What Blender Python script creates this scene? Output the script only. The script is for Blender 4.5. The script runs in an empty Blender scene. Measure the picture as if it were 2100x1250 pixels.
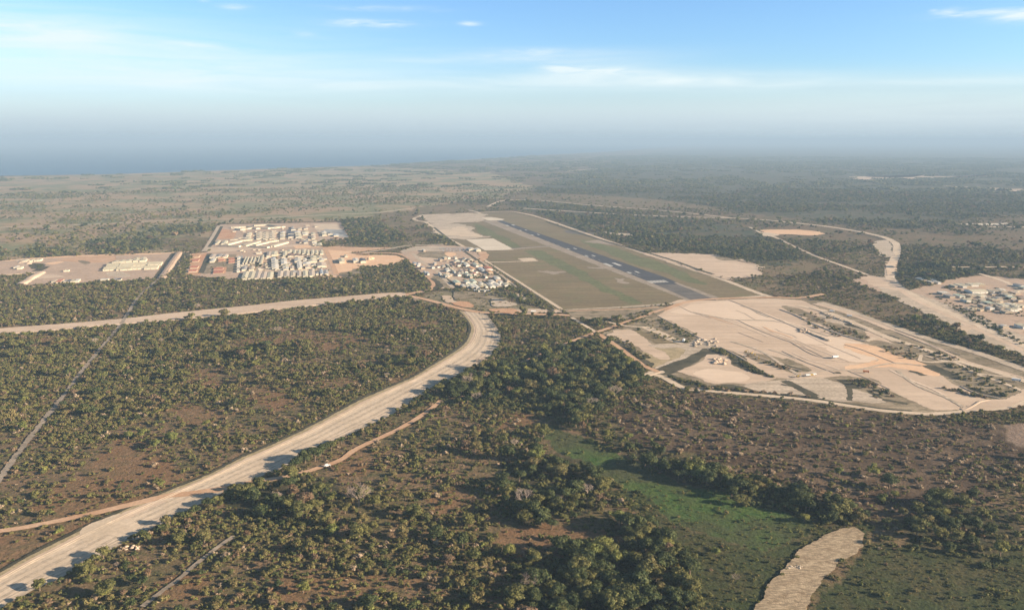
import bpy, bmesh, math, random
import numpy as np
from mathutils import Vector, Matrix
from math import radians as R, sin, cos, pi, hypot, atan2
random.seed(7); rng = np.random.default_rng(11)
sc = bpy.context.scene; col = sc.collection

# ------------------------------------------------------------------ camera
H, F, HORIZ = 300.0, 1648.0, 285.0
PITCH = math.atan((625 - HORIZ) / F)
cd = bpy.data.cameras.new('camera'); cam = bpy.data.objects.new('camera', cd); col.objects.link(cam)
cam.location = (0, 0, H); cam.rotation_euler = (pi/2 - PITCH, 0, 0)
cd.sensor_width = 36; cd.lens = 36 * F / 2100; cd.clip_start = 1; cd.clip_end = 200000
sc.camera = cam

# ------------------------------------------------------------------ sun, exposure
SUN_EL, SUN_AZ = 17.0, -13.0            # elevation; azimuth from +X (negative: a little behind the camera)
sv = Vector((cos(R(SUN_EL))*cos(R(SUN_AZ)), cos(R(SUN_EL))*sin(R(SUN_AZ)), sin(R(SUN_EL))))
sl = bpy.data.lights.new('sun', 'SUN'); sl.energy = 5.0; sl.angle = R(0.5); sl.color = (1.0, 0.80, 0.58)
so = bpy.data.objects.new('sun', sl); col.objects.link(so); so.location = (2000, -400, 900)
so.rotation_euler = sv.to_track_quat('Z', 'Y').to_euler()
sc.view_settings.view_transform = 'Standard'; sc.view_settings.look = 'None'
sc.view_settings.gamma = 1; sc.view_settings.exposure = 1.5
sc.cycles.volume_bounces = 0; sc.cycles.max_bounces = 4; sc.cycles.diffuse_bounces = 2
sc.cycles.use_denoising = True

# ------------------------------------------------------------------ node helpers
class NT:
    def __init__(s, nt): s.nt = nt; s.n = nt.nodes; s.l = nt.links
    def node(s, t, **k):
        n = s.n.new(t)
        for a, v in k.items(): setattr(n, a, v)
        return n
    def put(s, sock, v):
        if isinstance(v, bpy.types.NodeSocket): s.l.new(v, sock)
        elif v is not None:
            if isinstance(v, (tuple, list)) and len(v) == 3 and sock.type == 'RGBA': v = (*v, 1)
            sock.default_value = v
    def math(s, op, a, b=None, c=None, clamp=False):
        n = s.node('ShaderNodeMath', operation=op, use_clamp=clamp)
        s.put(n.inputs[0], a); s.put(n.inputs[1], b); s.put(n.inputs[2], c); return n.outputs[0]
    def mix(s, f, a, b, blend='MIX'):
        n = s.node('ShaderNodeMix', data_type='RGBA', blend_type=blend)
        s.put(n.inputs[0], f); s.put(n.inputs[6], a); s.put(n.inputs[7], b); return n.outputs[2]
    def noise(s, vec, scale, detail=4, rough=.55, dist=0):
        n = s.node('ShaderNodeTexNoise'); s.put(n.inputs['Vector'], vec)
        n.inputs['Scale'].default_value = scale; n.inputs['Detail'].default_value = detail
        n.inputs['Roughness'].default_value = rough; n.inputs['Distortion'].default_value = dist
        return n.outputs['Fac']
    def step(s, v, a, b, lo=0., hi=1.):
        n = s.node('ShaderNodeMapRange', interpolation_type='SMOOTHSTEP'); s.put(n.inputs[0], v)
        for i, x in enumerate((a, b, lo, hi)): s.put(n.inputs[i+1], x)
        return n.outputs[0]
    def mapping(s, vec, scale=(1,1,1), rot=0, loc=(0,0,0)):
        n = s.node('ShaderNodeMapping'); s.put(n.inputs['Vector'], vec)
        n.inputs['Scale'].default_value = scale; n.inputs['Rotation'].default_value = (0, 0, rot); n.inputs['Location'].default_value = loc
        return n.outputs[0]

# ------------------------------------------------------------------ sky
w = bpy.data.worlds.new('World'); sc.world = w; w.use_nodes = True
t = NT(w.node_tree); t.n.clear()
out = t.node('ShaderNodeOutputWorld'); bg = t.node('ShaderNodeBackground')
sky = t.node('ShaderNodeTexSky', sky_type='NISHITA', sun_disc=False)
sky.sun_elevation = R(SUN_EL); sky.sun_rotation = R(90 - SUN_AZ)
sky.altitude = 300; sky.air_density = 1.0; sky.dust_density = 0.7; sky.ozone_density = 2.2
tc = t.node('ShaderNodeTexCoord'); dirv = tc.outputs['Generated']
sx = t.node('ShaderNodeSeparateXYZ'); t.put(sx.inputs[0], dirv)
X, Y, Z = sx.outputs
az = t.math('ARCTAN2', X, Y)                       # azimuth, 0 = straight ahead
def blob(a0, z0, wa, wz):
    da = t.math('DIVIDE', t.math('SUBTRACT', az, a0), wa); dz = t.math('DIVIDE', t.math('SUBTRACT', Z, z0), wz)
    r2 = t.math('ADD', t.math('MULTIPLY', da, da), t.math('MULTIPLY', dz, dz))
    return t.math('POWER', 2.718, t.math('MULTIPLY', r2, -1.0))
def azel(u, v): return math.atan((u-1050)/F), (HORIZ - v)/hypot(F, u-1050, 340)
cv = t.node('ShaderNodeCombineXYZ'); t.put(cv.inputs[0], t.math('MULTIPLY', az, 2.2)); t.put(cv.inputs[1], t.math('MULTIPLY', Z, 30.0))
streak = t.noise(cv.outputs[0], 2.2, 7, .62, .9)
cv2 = t.node('ShaderNodeCombineXYZ'); t.put(cv2.inputs[0], t.math('MULTIPLY', az, 9)); t.put(cv2.inputs[1], t.math('MULTIPLY', Z, 70.0))
fine = t.noise(cv2.outputs[0], 2.0, 8, .65, .5)
veil = None
for u, v, wu, wv, amp, thin in [(110,110,520,60,.75,0),(420,150,480,30,.45,0),(650,178,900,18,.55,0),(60,60,170,26,.6,0),(1230,160,220,20,.75,0),(1430,170,220,14,.7,0),(1950,172,260,8,.6,0),
                          (1000,133,170,7,.6,0),(1850,230,420,60,.35,0),(1200,122,200,14,.35,0)]:
    a0, z0 = azel(u, v)
    b = t.math('MULTIPLY', blob(a0, z0, wu/F, wv/F), amp)
    veil = b if veil is None else t.math('ADD', veil, b)
veil = t.math('MULTIPLY', veil, t.math('MULTIPLY', t.step(streak, .18, .74, .25, 1), .85))
wisp = None
for u, v, wu, wv, amp in [(765,61,75,6,1.3),(510,31,24,4,1.0),(968,62,18,4,1.0),(2070,47,50,9,1.9),(1985,42,70,6,1.0),(640,80,22,4,.8),(1150,147,45,8,1.0),(1240,152,80,8,.9),(1790,2,60,5,.7),(800,34,90,5,.6),(1090,112,90,5,.5),(420,105,50,9,.6),(1900,42,20,6,.8),(1870,38,6,3,.7),(450,20,10,3,.5),(180,90,90,14,.6),(1060,120,120,8,.4)]:
    a0, z0 = azel(u, v)
    b = t.math('MULTIPLY', blob(a0, z0, wu/F, wv/F), amp)
    wisp = b if wisp is None else t.math('ADD', wisp, b)
wisp = t.math('MULTIPLY', wisp, t.step(fine, .28, .78))
cloud = t.math('MINIMUM', t.math('ADD', veil, wisp), .92)
skyc = t.mix(1.0, sky.outputs[0], t.mix(t.step(Z, .18, .45), (1.0, 1.28, 1.64), (.88, .84, .74)), 'MULTIPLY')
# low band of grey haze air between the horizon and about six degrees
band = t.step(t.math('ADD', Z, t.math('MULTIPLY', t.math('SUBTRACT', streak, .5), .025)), .012, .088, .97, 0)
skyc = t.mix(band, skyc, (4.8, 5.65, 6.1))
low = t.step(Z, -.014, .040, 1.0, 0)
skyc = t.mix(low, skyc, (3.15, 3.95, 4.6))
skyc = t.mix(cloud, skyc, (6.2, 7.0, 7.2))
t.put(bg.inputs[0], skyc); bg.inputs[1].default_value = 0.05
t.l.new(bg.outputs[0], out.inputs[0])

# ------------------------------------------------------------------ projection
cp, sp_ = cos(PITCH), sin(PITCH)
def G(u, v, z=0.0):
    dx, dz_ = (u - 1050)/F, (625 - v)/F
    d = (dx, cp + dz_*sp_, -sp_ + dz_*cp)
    k = (z - H)/d[2]
    return (d[0]*k, d[1]*k)
def PX(x, y, z=0.0):
    zz = z - H
    f = y*cp - zz*sp_; up = y*sp_ + zz*cp
    f = np.maximum(f, 1e-3)
    return 1050 + F*x/f, 625 - F*up/f
def pts(s): return [tuple(float(q) for q in p.split(',')) for p in s.split()]
def zo(s, ox, oy, k): return [(ox + a/k, oy + b/k) for a, b in pts(s)]
def W(px): return [G(u, v) for u, v in px]

# ------------------------------------------------------------------ value noise in numpy
_lat = rng.random((512, 512))
def vn(x, y, s):
    x = np.asarray(x)/s; y = np.asarray(y)/s
    xi = np.floor(x).astype(int); yi = np.floor(y).astype(int); fx = x-xi; fy = y-yi
    fx = fx*fx*(3-2*fx); fy = fy*fy*(3-2*fy)
    a = _lat[xi % 512, yi % 512]; b = _lat[(xi+1) % 512, yi % 512]; c = _lat[xi % 512, (yi+1) % 512]; d = _lat[(xi+1) % 512, (yi+1) % 512]
    return (a*(1-fx)+b*fx)*(1-fy) + (c*(1-fx)+d*fx)*fy
def fbm(x, y, s): return (vn(x, y, s) + .5*vn(np.asarray(x)+331, np.asarray(y)+17, s/2.1) + .25*vn(x, np.asarray(y)+977, s/4.3))/1.75

# ------------------------------------------------------------------ raster of zones in photograph pixels
U0, V0, RW, RH = -700, 284, 3500, 1200
def raster(poly):
    m = np.zeros((RH, RW), bool); n = len(poly)
    vs = [p[1]-V0 for p in poly]
    for r in range(max(0, int(min(vs))), min(RH-1, int(max(vs))+1)+1):
        yy = r + .5; xs = []
        for i in range(n):
            (x1, y1), (x2, y2) = poly[i], poly[(i+1) % n]; y1 -= V0; y2 -= V0
            if (y1 <= yy) != (y2 <= yy): xs.append(x1 + (yy-y1)*(x2-x1)/(y2-y1) - U0)
        xs.sort()
        for a, b in zip(xs[::2], xs[1::2]):
            a = int(max(0, min(RW, round(a)))); b = int(max(0, min(RW, round(b)))); m[r, a:b] = True
    return m
EXCL = np.zeros((RH, RW), bool)
def exclude(poly): EXCL[raster(poly)] = True
def look(ras, x, y):
    u, v = PX(x, y); ui = np.clip((u-U0).astype(int), 0, RW-1); vi = np.clip((v-V0).astype(int), 0, RH-1)
    return ras[vi, ui]

# ------------------------------------------------------------------ materials
MATS = {}
def base_mat(name):
    m = bpy.data.materials.new(name); m.use_nodes = True; k = NT(m.node_tree); b = k.n['Principled BSDF']
    b.inputs['Roughness'].default_value = .9; b.inputs['Specular IOR Level'].default_value = .15
    MATS[name] = m; return m, k, b
def bump(k, b, h, strength=.5, dist=.5):
    n = k.node('ShaderNodeBump'); n.inputs['Strength'].default_value = strength; n.inputs['Distance'].default_value = dist
    k.put(n.inputs['Height'], h); k.put(b.inputs['Normal'], n.outputs[0])
AX = None
HARD = {'asphalt','asphalt_old','paint','concrete'}
GRAIN = dict(sand=.05, sand_graded=.035, sand_orange=.06, concrete=.05, gravel_pale=.10, asphalt=.07, asphalt_old=.1, airfield_grass=.13, paint=.05, compound_soil=.12, orange_dirt=.12)
def soil(name, ca, cb, big=60, small=5, streak=0, ang=0, bmp=.3, cc=None, cth=(.6, .75), ss=(1/140, 1/5.5)):
    m, k, b = base_mat(name)
    pos = k.node('ShaderNodeNewGeometry').outputs['Position']
    f = k.step(k.noise(pos, 1/big, 6, .6), .32, .68)
    c = k.mix(f, ca, cb)
    gr = GRAIN.get(name, .2); f2 = k.step(k.noise(pos, 1/small, 5, .65), .3, .7, 1-gr, 1+gr)
    g = k.node('ShaderNodeCombineColor'); [k.put(g.inputs[i], f2) for i in range(3)]
    c = k.mix(1.0, c, g.outputs[0], 'MULTIPLY')
    if streak:
        mv = k.mapping(pos, (*ss, 1), ang)
        s1 = k.step(k.noise(mv, 1.0, 5, .6), .35, .68, 1-streak, 1+streak*.5)
        g = k.node('ShaderNodeCombineColor'); [k.put(g.inputs[i], s1) for i in range(3)]
        c = k.mix(1.0, c, g.outputs[0], 'MULTIPLY')
    if cc:
        f3 = k.step(k.noise(k.mapping(pos, (1, 1, 1), 0, (91, 40, 0)), 1/(big*.45), 6, .65), *cth)
        c = k.mix(f3, c, cc)
    k.put(b.inputs['Base Color'], c)
    if bmp: bump(k, b, k.noise(pos, 1/small*1.4, 5, .7), bmp, .5)
    if name not in HARD:
        fd = k.node('ShaderNodeAttribute', attribute_name='fade').outputs['Fac']
        nz = k.math('ADD', k.math('MULTIPLY', k.noise(pos, 1/2.6, 3, .7), .55), k.math('MULTIPLY', k.noise(pos, 1/14, 3, .6), .7))
        al = k.step(k.math('SUBTRACT', nz, k.math('ADD', k.math('MULTIPLY', fd, .85), .22)), -.05, .05)
        al = k.math('MAXIMUM', al, k.math('LESS_THAN', fd, .001))
        ms = k.node('ShaderNodeMixShader'); tr = k.node('ShaderNodeBsdfTransparent'); k.put(ms.inputs[0], al)
        k.l.new(tr.outputs[0], ms.inputs[1]); k.l.new(b.outputs[0], ms.inputs[2]); k.l.new(ms.outputs[0], k.n['Material Output'].inputs[0])
    return m
# direction of the runway in the world
_a, _b = G(1023, 453), G(1400, 597)
RA = atan2(_b[1]-_a[1], _b[0]-_a[0])
soil('sand', (.50,.385,.285), (.58,.455,.345), 120, 9, .10, -RA, .25, (.43,.335,.25), (.55,.78), ss=(1/260, 1/11))
soil('sand_graded', (.62,.49,.375), (.68,.545,.42), 200, 14, .04, -RA, .12)
soil('sand_orange', (.66,.42,.26), (.69,.48,.315), 60, 8, .06, -RA, .2)
soil('sand_grey', (.43,.355,.27), (.52,.43,.335), 50, 4, .2, -RA, .35, (.28,.24,.17), (.55,.75))
soil('dun', (.22,.175,.115), (.32,.26,.18), 45, 4, .25, -RA, .5, (.125,.11,.06), (.5,.66))
soil('gravel_pale', (.50,.405,.30), (.60,.49,.37), 35, 3, 0, 0, .35)
soil('gravel_old', (.40,.33,.25), (.49,.405,.31), 30, 3, 0, 0, .4)
soil('orange_dirt', (.46,.285,.175), (.53,.36,.24), 30, 3, 0, 0, .3)
soil('red_dirt', (.44,.23,.13), (.50,.32,.20), 30, 3, 0, 0, .4)
soil('compound_soil', (.46,.335,.245), (.40,.30,.225), 50, 6, 0, 0, .4, (.29,.225,.165), (.52,.72))
soil('verge', (.40,.32,.20), (.29,.24,.14), 12, 2, 0, 0, .6)
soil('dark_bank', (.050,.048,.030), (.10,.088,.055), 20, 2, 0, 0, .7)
soil('airfield_grass', (.178,.142,.080), (.215,.168,.095), 140, 7, .22, -RA, .35, (.15,.15,.07), (.5,.75))
soil('airfield_green', (.125,.138,.062), (.155,.158,.075), 90, 8, .2, -RA, .35)
soil('shoulder', (.34,.285,.225), (.28,.23,.175), 40, 5, .2, -RA, .3)
soil('asphalt', (.062,.064,.074), (.078,.080,.090), 80, 10, .16, -RA, .05)
soil('asphalt_old', (.125,.115,.105), (.165,.15,.135), 60, 8, .25, -RA, .1)
soil('paint', (.50,.50,.48), (.44,.44,.42), 10, 2, 0, 0, 0)
soil('concrete', (.55,.48,.38), (.62,.55,.45), 60, 12, 0, 0, .05)
soil('straw', (.43,.34,.23), (.36,.28,.185), 14, 1.6, .4, -1.05, .9, (.24,.18,.115), (.52,.66), ss=(1/7, 1/1.3))
soil('straw_light', (.52,.42,.28), (.44,.35,.23), 3, 1.2, 0, 0, .6)
soil('brown_cleared', (.20,.115,.075), (.24,.15,.10), 25, 3, 0, 0, .6, (.12,.09,.05), (.5,.7))
def plain(name, c, rough=.8, spec=.2, var=.12, metal=0):
    m, k, b = base_mat(name)
    oi = k.node('ShaderNodeObjectInfo').outputs['Random']
    pos = k.node('ShaderNodeNewGeometry').outputs['Position']
    f = k.math('ADD', k.math('MULTIPLY', oi, var*2), k.step(k.noise(pos, .5, 4), .3, .7, 1-var*1.6, 1-var*.4))
    g = k.node('ShaderNodeCombineColor'); [k.put(g.inputs[i], f) for i in range(3)]
    k.put(b.inputs['Base Color'], k.mix(1.0, (*c, 1), g.outputs[0], 'MULTIPLY'))
    b.inputs['Roughness'].default_value = rough; b.inputs['Specular IOR Level'].default_value = spec; b.inputs['Metallic'].default_value = metal
    return m
for n_, c_ in dict(white_roof=(.55,.53,.47), cream_roof=(.50,.455,.33), pink_roof=(.48,.40,.32), grey_roof=(.32,.30,.28), dark_roof=(.12,.12,.13), red_roof=(.44,.18,.11), orange_roof=(.54,.32,.17),
                   green_roof=(.38,.44,.36), blue_roof=(.34,.37,.40), brown_roof=(.20,.13,.10), tan_roof=(.45,.38,.28)).items(): plain(n_, c_, .65)
for n_, c_ in dict(cream_wall=(.58,.52,.40), white_wall=(.66,.63,.56), tan_wall=(.42,.34,.25), grey_wall=(.34,.33,.31)).items(): plain(n_, c_, .9)
plain('white_body', (.75,.75,.73), .35, .5, .03); plain('tyre', (.03,.03,.03)); plain('glass', (.03,.04,.05), .15, .5, 0)
plain('yellow_body', (.42,.28,.06), .4, .5, .05); plain('orange_body', (.6,.2,.05), .4, .5, .05); plain('steel', (.4,.4,.4), .4, .5, .05)

def leafmat(name, c1, c2, c3, trans=.25):
    m, k, b = base_mat(name)
    oi = k.node('ShaderNodeObjectInfo').outputs['Random']
    geo = k.node('ShaderNodeNewGeometry')
    c = k.mix(k.step(oi, .1, .9), c1, c2)
    tco = k.node('ShaderNodeTexCoord').outputs['Object']
    c = k.mix(k.step(k.noise(tco, .55, 3, .6), .42, .66), c, c3)
    ri = geo.outputs['Random Per Island']
    f = k.math('MULTIPLY_ADD', ri, .7, .65)
    g = k.node('ShaderNodeCombineColor'); [k.put(g.inputs[i], f) for i in range(3)]
    c = k.mix(1.0, c, g.outputs[0], 'MULTIPLY')
    k.put(b.inputs['Base Color'], c); b.inputs['Roughness'].default_value = .75; b.inputs['Specular IOR Level'].default_value = .2
    if trans:
        tr = k.node('ShaderNodeBsdfTranslucent'); k.put(tr.inputs[0], c)
        ms = k.node('ShaderNodeMixShader'); ms.inputs[0].default_value = trans
        k.l.new(b.outputs[0], ms.inputs[1]); k.l.new(tr.outputs[0], ms.inputs[2])
        k.l.new(ms.outputs[0], k.n['Material Output'].inputs[0])
    return m
leafmat('leaf_dark', (.040,.060,.022), (.064,.084,.030), (.10,.11,.04))
leafmat('leaf_mid', (.092,.104,.034), (.15,.146,.048), (.18,.168,.058))
leafmat('leaf_light', (.15,.175,.05), (.21,.20,.055), (.19,.20,.06))
leafmat('leaf_olive', (.15,.132,.052), (.205,.162,.07), (.16,.155,.055))
leafmat('leaf_brown', (.19,.115,.07), (.25,.17,.11), (.15,.12,.065))
leafmat('twig_pale', (.34,.265,.215), (.42,.34,.28), (.30,.235,.19), 0)
leafmat('leaf_dry', (.32,.235,.165), (.40,.31,.22), (.26,.21,.13))
plain('bark', (.16,.12,.085), .9, .1)

# ------------------------------------------------------------------ mesh helpers
def link(name, me, parent=None):
    o = bpy.data.objects.new(name, me); col.objects.link(o)
    if parent: o.parent = parent
    return o
def tag(o, label=None, cat=None, group=None, kind=None):
    for k_, v_ in (('label', label), ('category', cat), ('group', group), ('kind', kind)):
        if v_: o[k_] = v_
    return o
def mesh(name, vs, fs, mats, fm=None):
    me = bpy.data.meshes.new(name); me.from_pydata([tuple(v) for v in vs], [], [tuple(f) for f in fs])
    for m in (mats if isinstance(mats, (list, tuple)) else [mats]): me.materials.append(MATS[m])
    if fm is not None: me.polygons.foreach_set('material_index', fm)
    me.update(); return me
LAYER = [0.10]
def nextz(): LAYER[0] += .004; return LAYER[0]
def catmull(p, closed=False, sub=6):
    o = []; n = len(p)
    for i in range(n - (0 if closed else 1)):
        g = (lambda j: p[j % n]) if closed else (lambda j: p[max(0, min(n-1, j))])
        a, b, c, d = g(i-1), g(i), g(i+1), g(i+2)
        for s in range(sub):
            q = s/sub
            o.append(tuple(.5*((2*b[k]) + (-a[k]+c[k])*q + (2*a[k]-5*b[k]+4*c[k]-d[k])*q*q + (-a[k]+3*b[k]-3*c[k]+d[k])*q**3) for k in range(len(b))))
    if not closed: o.append(tuple(p[-1]))
    return o
def resample(p, step):
    o = [p[0]]
    for a, b in zip(p, p[1:]):
        L = math.dist(a[:2], b[:2]); n = max(1, int(L/step))
        for i in range(1, n+1): o.append(tuple(a[k] + (b[k]-a[k])*i/n for k in range(len(a))))
    return o
def to_px(wp): u, v = PX(np.array([p[0] for p in wp]), np.array([p[1] for p in wp])); return list(zip(u.tolist(), v.tolist()))
def sheet(name, px, mat, z=None, jag=1.5, smooth=False, ex=True, straight=False):
    z = nextz() if z is None else z
    p = W(px)
    if smooth: p = catmull(p, True, 5)
    d = sum(math.hypot(*q) for q in p)/len(p); step = max(2.5, d/350)
    r = resample(p + [p[0]], step)[:-1]
    if not straight:
        amp = jag*max(1, d/1200)
        a = np.array(r); nx = (fbm(a[:,0]*1.0, a[:,1], step*5)-.5)*4*amp + (rng.random(len(a))-.5)*amp*.6
        ny = (fbm(a[:,0]+500, a[:,1]+90, step*5)-.5)*4*amp + (rng.random(len(a))-.5)*amp*.6
        if smooth: nx = nx + (fbm(a[:,0]+50, a[:,1], 55)-.5)*jag*14; ny = ny + (fbm(a[:,0], a[:,1]+900, 55)-.5)*jag*26
        r = list(zip((a[:,0]+nx).tolist(), (a[:,1]+ny).tolist()))
    n = len(r); area = sum(r[i][0]*r[(i+1) % n][1]-r[(i+1) % n][0]*r[i][1] for i in range(n))
    if area < 0: r = r[::-1]
    vs = [(x, y, z) for x, y in r]; fs = [list(range(n))]; fade = [0.]*n
    if mat not in HARD and not straight:
        fw = min(16, 1.6 + jag*1.5*d/1000)
        for i in range(n):
            (ax, ay), (bx_, by_) = r[i-2], r[(i+2) % n]; tx, ty = bx_-ax, by_-ay; L = math.hypot(tx, ty) or 1
            vs.append((r[i][0]+ty/L*fw, r[i][1]-tx/L*fw, z-.0015))
        fade += [1.]*n
        fs += [(i, n+i, n+(i+1) % n, (i+1) % n) for i in range(n)]
    me = mesh(name, vs, fs, mat); me.attributes.new('fade', 'FLOAT', 'POINT').data.foreach_set('value', fade)
    if me.polygons[0].normal.z < 0: me.flip_normals()
    o = link(name, me); tag(o, kind='structure')
    if ex: exclude(to_px(r))
    return o
def ribbon(name, px, width, mat, z=None, jag=.5, ex=True, sub=6, profile=None, pad=0):
    """a strip of ground along a line; profile: list of (offset fraction -1..1, height) for banks"""
    z = nextz() if z is None else z
    p = W([q[:2] for q in px])
    ws = [(q[2] if len(q) > 2 else width) for q in px]
    c = catmull([(x, y, w_) for (x, y), w_ in zip(p, ws)], False, sub)
    d = sum(math.hypot(q[0], q[1]) for q in c)/len(c)
    c = resample(c, max(3.0, d/400)); n = len(c)
    prof = profile or [(-1, 0), (1, 0)]; feather = mat not in HARD and not profile
    if feather: q_ = 1 + 2*min(7, max(.9, width*.16) + .6*d/1000)/max(width, 1); prof = [(-q_, 0), (-.94, 0), (.94, 0), (q_, 0)]
    vs, fs = [], []; Lp, Rp = [], []
    for i, (x, y, w_) in enumerate(c):
        a = c[max(0, i-1)]; b = c[min(n-1, i+1)]; tx, ty = b[0]-a[0], b[1]-a[1]; L = math.hypot(tx, ty) or 1; nx, ny = -ty/L, tx/L
        for j, (o_, h_) in enumerate(prof):
            jj = (random.random()-.5)*2*jag if j in (0, len(prof)-1) else (random.random()-.5)*jag*.6
            off = o_*w_/2 + jj
            vs.append((x+nx*off, y+ny*off, z + h_*(.8+.4*float(vn(x, y, 17)) if h_ else 1)))
        Lp.append(vs[-len(prof)][:2]); Rp.append(vs[-1][:2])
    m = len(prof)
    for i in range(n-1):
        for j in range(m-1): fs.append((i*m+j, i*m+j+1, (i+1)*m+j+1, (i+1)*m+j)[::-1])
    me = mesh(name, vs, fs, mat)
    if feather: me.attributes.new('fade', 'FLOAT', 'POINT').data.foreach_set('value', [1., 0., 0., 1.]*n)
    o = link(name, me); tag(o, kind='structure')
    if ex:
        exclude(to_px(Lp + Rp[::-1]))
        if not profile and d > 1500: cl = to_px([q[:2] for q in c]); exclude([(u, v-.9) for u, v in cl] + [(u, v+(3.2 if v < 500 else 2.0)) for u, v in cl[::-1]])
    return o
def between(L, Rr, n=40):
    """two pixel edges -> list of world pairs"""
    def rs(px):
        p = catmull(W(px), False, 8); q = [0]
        for a, b in zip(p, p[1:]): q.append(q[-1]+math.dist(a, b))
        t_ = np.linspace(0, q[-1], n); return np.interp(t_, q, [a[0] for a in p]), np.interp(t_, q, [a[1] for a in p])
    return rs(L), rs(Rr)

# =================================================================== SETTING: ground and sea
# zones of the plain (photograph outline -> ground polygon). Each: (trees 0..1, shrubs 0..1, big 0..1, ground class)
ZN = ['default','dryfield','meadow','grove','burnt','brown','field_mix','fargreen','bare','olive','fardry']
ZID = {n: i for i, n in enumerate(ZN)}
ZR = np.zeros((RH, RW), np.uint8)
def zone(kind, s, smooth=True):
    p = pts(s)
    if smooth: p = catmull(p, True, 5)
    ZR[raster(p)] = ZID[kind]
zone('fardry', '-700,362 0,362 400,352 760,342 1000,352 1100,385 1030,405 860,425 700,436 300,445 -700,460', False)
zone('fargreen', '1060,420 1300,320 1700,300 2800,290 2800,470 2100,440 1860,470 1560,440 1300,422')
zone('fardry', '430,350 800,345 900,400 700,420 400,400')
zone('fardry', '-700,440 300,430 700,425 860,425 850,450 700,452 440,460 400,515 360,517 20,532 -700,560', False)
zone('fargreen', '180,500 230,490 330,488 335,505 200,520')
zone('fargreen', '60,515 110,508 140,522 70,528')
zone('fargreen', '330,470 400,462 430,470 360,482')
zone('dryfield', '340,490 420,487 410,515 350,516')
zone('dryfield', '700,500 860,485 880,500 840,505 760,512 700,506')
zone('dryfield', '770,440 850,432 850,450 870,462 800,470 780,455')
zone('dryfield', '1510,530 1600,525 1680,545 1640,560 1560,600 1500,578')
zone('dryfield', '1750,515 1800,520 1800,540 1700,530')
zone('dryfield', '860,425 1000,420 1000,430 870,440')
zone('dryfield', '1060,395 1300,405 1500,430 1300,425 1080,408')
zone('dryfield', '1600,640 1640,650 1600,660')
zone('grove', '700,455 760,447 800,470 830,485 800,500 730,500 700,480')
zone('fargreen', '1060,420 1200,428 1500,460 1560,480 1640,530 1560,545 1400,515 1250,490 1110,440')
zone('grove', '1840,545 1980,545 2030,570 1980,580 1850,570')
zone('burnt', '1250,825 1380,805 1700,835 1900,862 2060,870 2100,960 2000,1010 1850,1040 1760,1050 1640,1010 1560,985 1480,960 1400,930 1300,905')
zone('burnt', '1760,1000 2000,990 1960,1040 1830,1060 1740,1070')
zone('meadow', '1120,872 1150,868 1210,900 1260,935 1340,965 1420,965 1480,985 1530,1040 1470,1040 1400,1020 1330,1020 1270,1000 1200,965 1140,920')
zone('olive', '1240,1000 1330,1020 1470,1040 1560,1045 1700,1050 1780,1080 1740,1120 1600,1250 1500,1300 1400,1180 1380,1130 1300,1060')
zone('meadow', '1330,1000 1460,1025 1560,1045 1640,1060 1640,1100 1540,1125 1440,1100 1350,1060')
zone('olive', '1780,1110 1860,1130 2100,1130 2200,1500 1600,1500 1660,1260 1720,1180')
zone('grove', '1240,880 1290,900 1400,945 1470,960 1540,985 1640,1010 1730,1040 1720,1080 1560,1045 1520,1040 1490,1010 1390,985 1330,965 1280,940 1250,915')
zone('grove', '960,765 1060,735 1200,700 1280,740 1320,770 1290,810 1240,850 1190,880 1080,840 960,830 910,800')
zone('grove', '1130,930 1060,930 1020,1010 1040,1070 1120,1080 1200,1060 1240,1010 1200,960')
zone('grove', '1180,1110 1290,1075 1360,1100 1420,1190 1470,1300 1500,1500 1050,1500 1060,1250 1100,1180')
zone('grove', '1860,1060 1930,1030 2040,1040 2090,1090 2060,1140 1960,1140 1880,1120')
zone('grove', '480,1010 640,980 700,1000 640,1060 520,1080')
zone('brown', '95,1078 100,1010 180,950 230,905 290,905 340,960 390,1000 300,1026 200,1050')
zone('brown', '-60,1100 60,1100 180,1080 260,1060 150,1110 30,1160 -60,1200')
zone('brown', '1010,1095 1100,1080 1230,1090 1270,1110 1150,1140 1050,1135')
zone('brown', '1020,850 1090,850 1110,870 1040,885')
zone('brown', '640,780 720,770 740,790 660,800')
zone('brown', '560,675 700,680 760,700 650,720')
zone('brown', '500,800 560,790 600,825 540,840')
zone('brown', '400,760 470,768 480,795 400,790')
zone('brown', '800,780 880,775 900,800 830,812')
zone('brown', '700,935 770,925 790,960 720,985')
zone('brown', '560,1190 700,1175 760,1225 600,1255')
zone('brown', '320,1185 430,1165 410,1230 320,1240')
zone('brown', '880,1010 960,1000 980,1040 900,1050')
zone('brown', '480,700 560,690 590,705 500,715')
zone('brown', '60,690 150,690 140,705 60,710')
zone('brown', '350,830 430,840 420,870 350,860')
zone('brown', '800,660 880,655 900,670 820,676')
zone('brown', '760,1180 860,1185 850,1215 760,1210')
zone('field_mix', '840,612 930,635 1130,640 1000,600 900,598', False)
zone('bare', '2062,880 2110,862 2300,860 2300,935 2090,922 2066,900')

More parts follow.
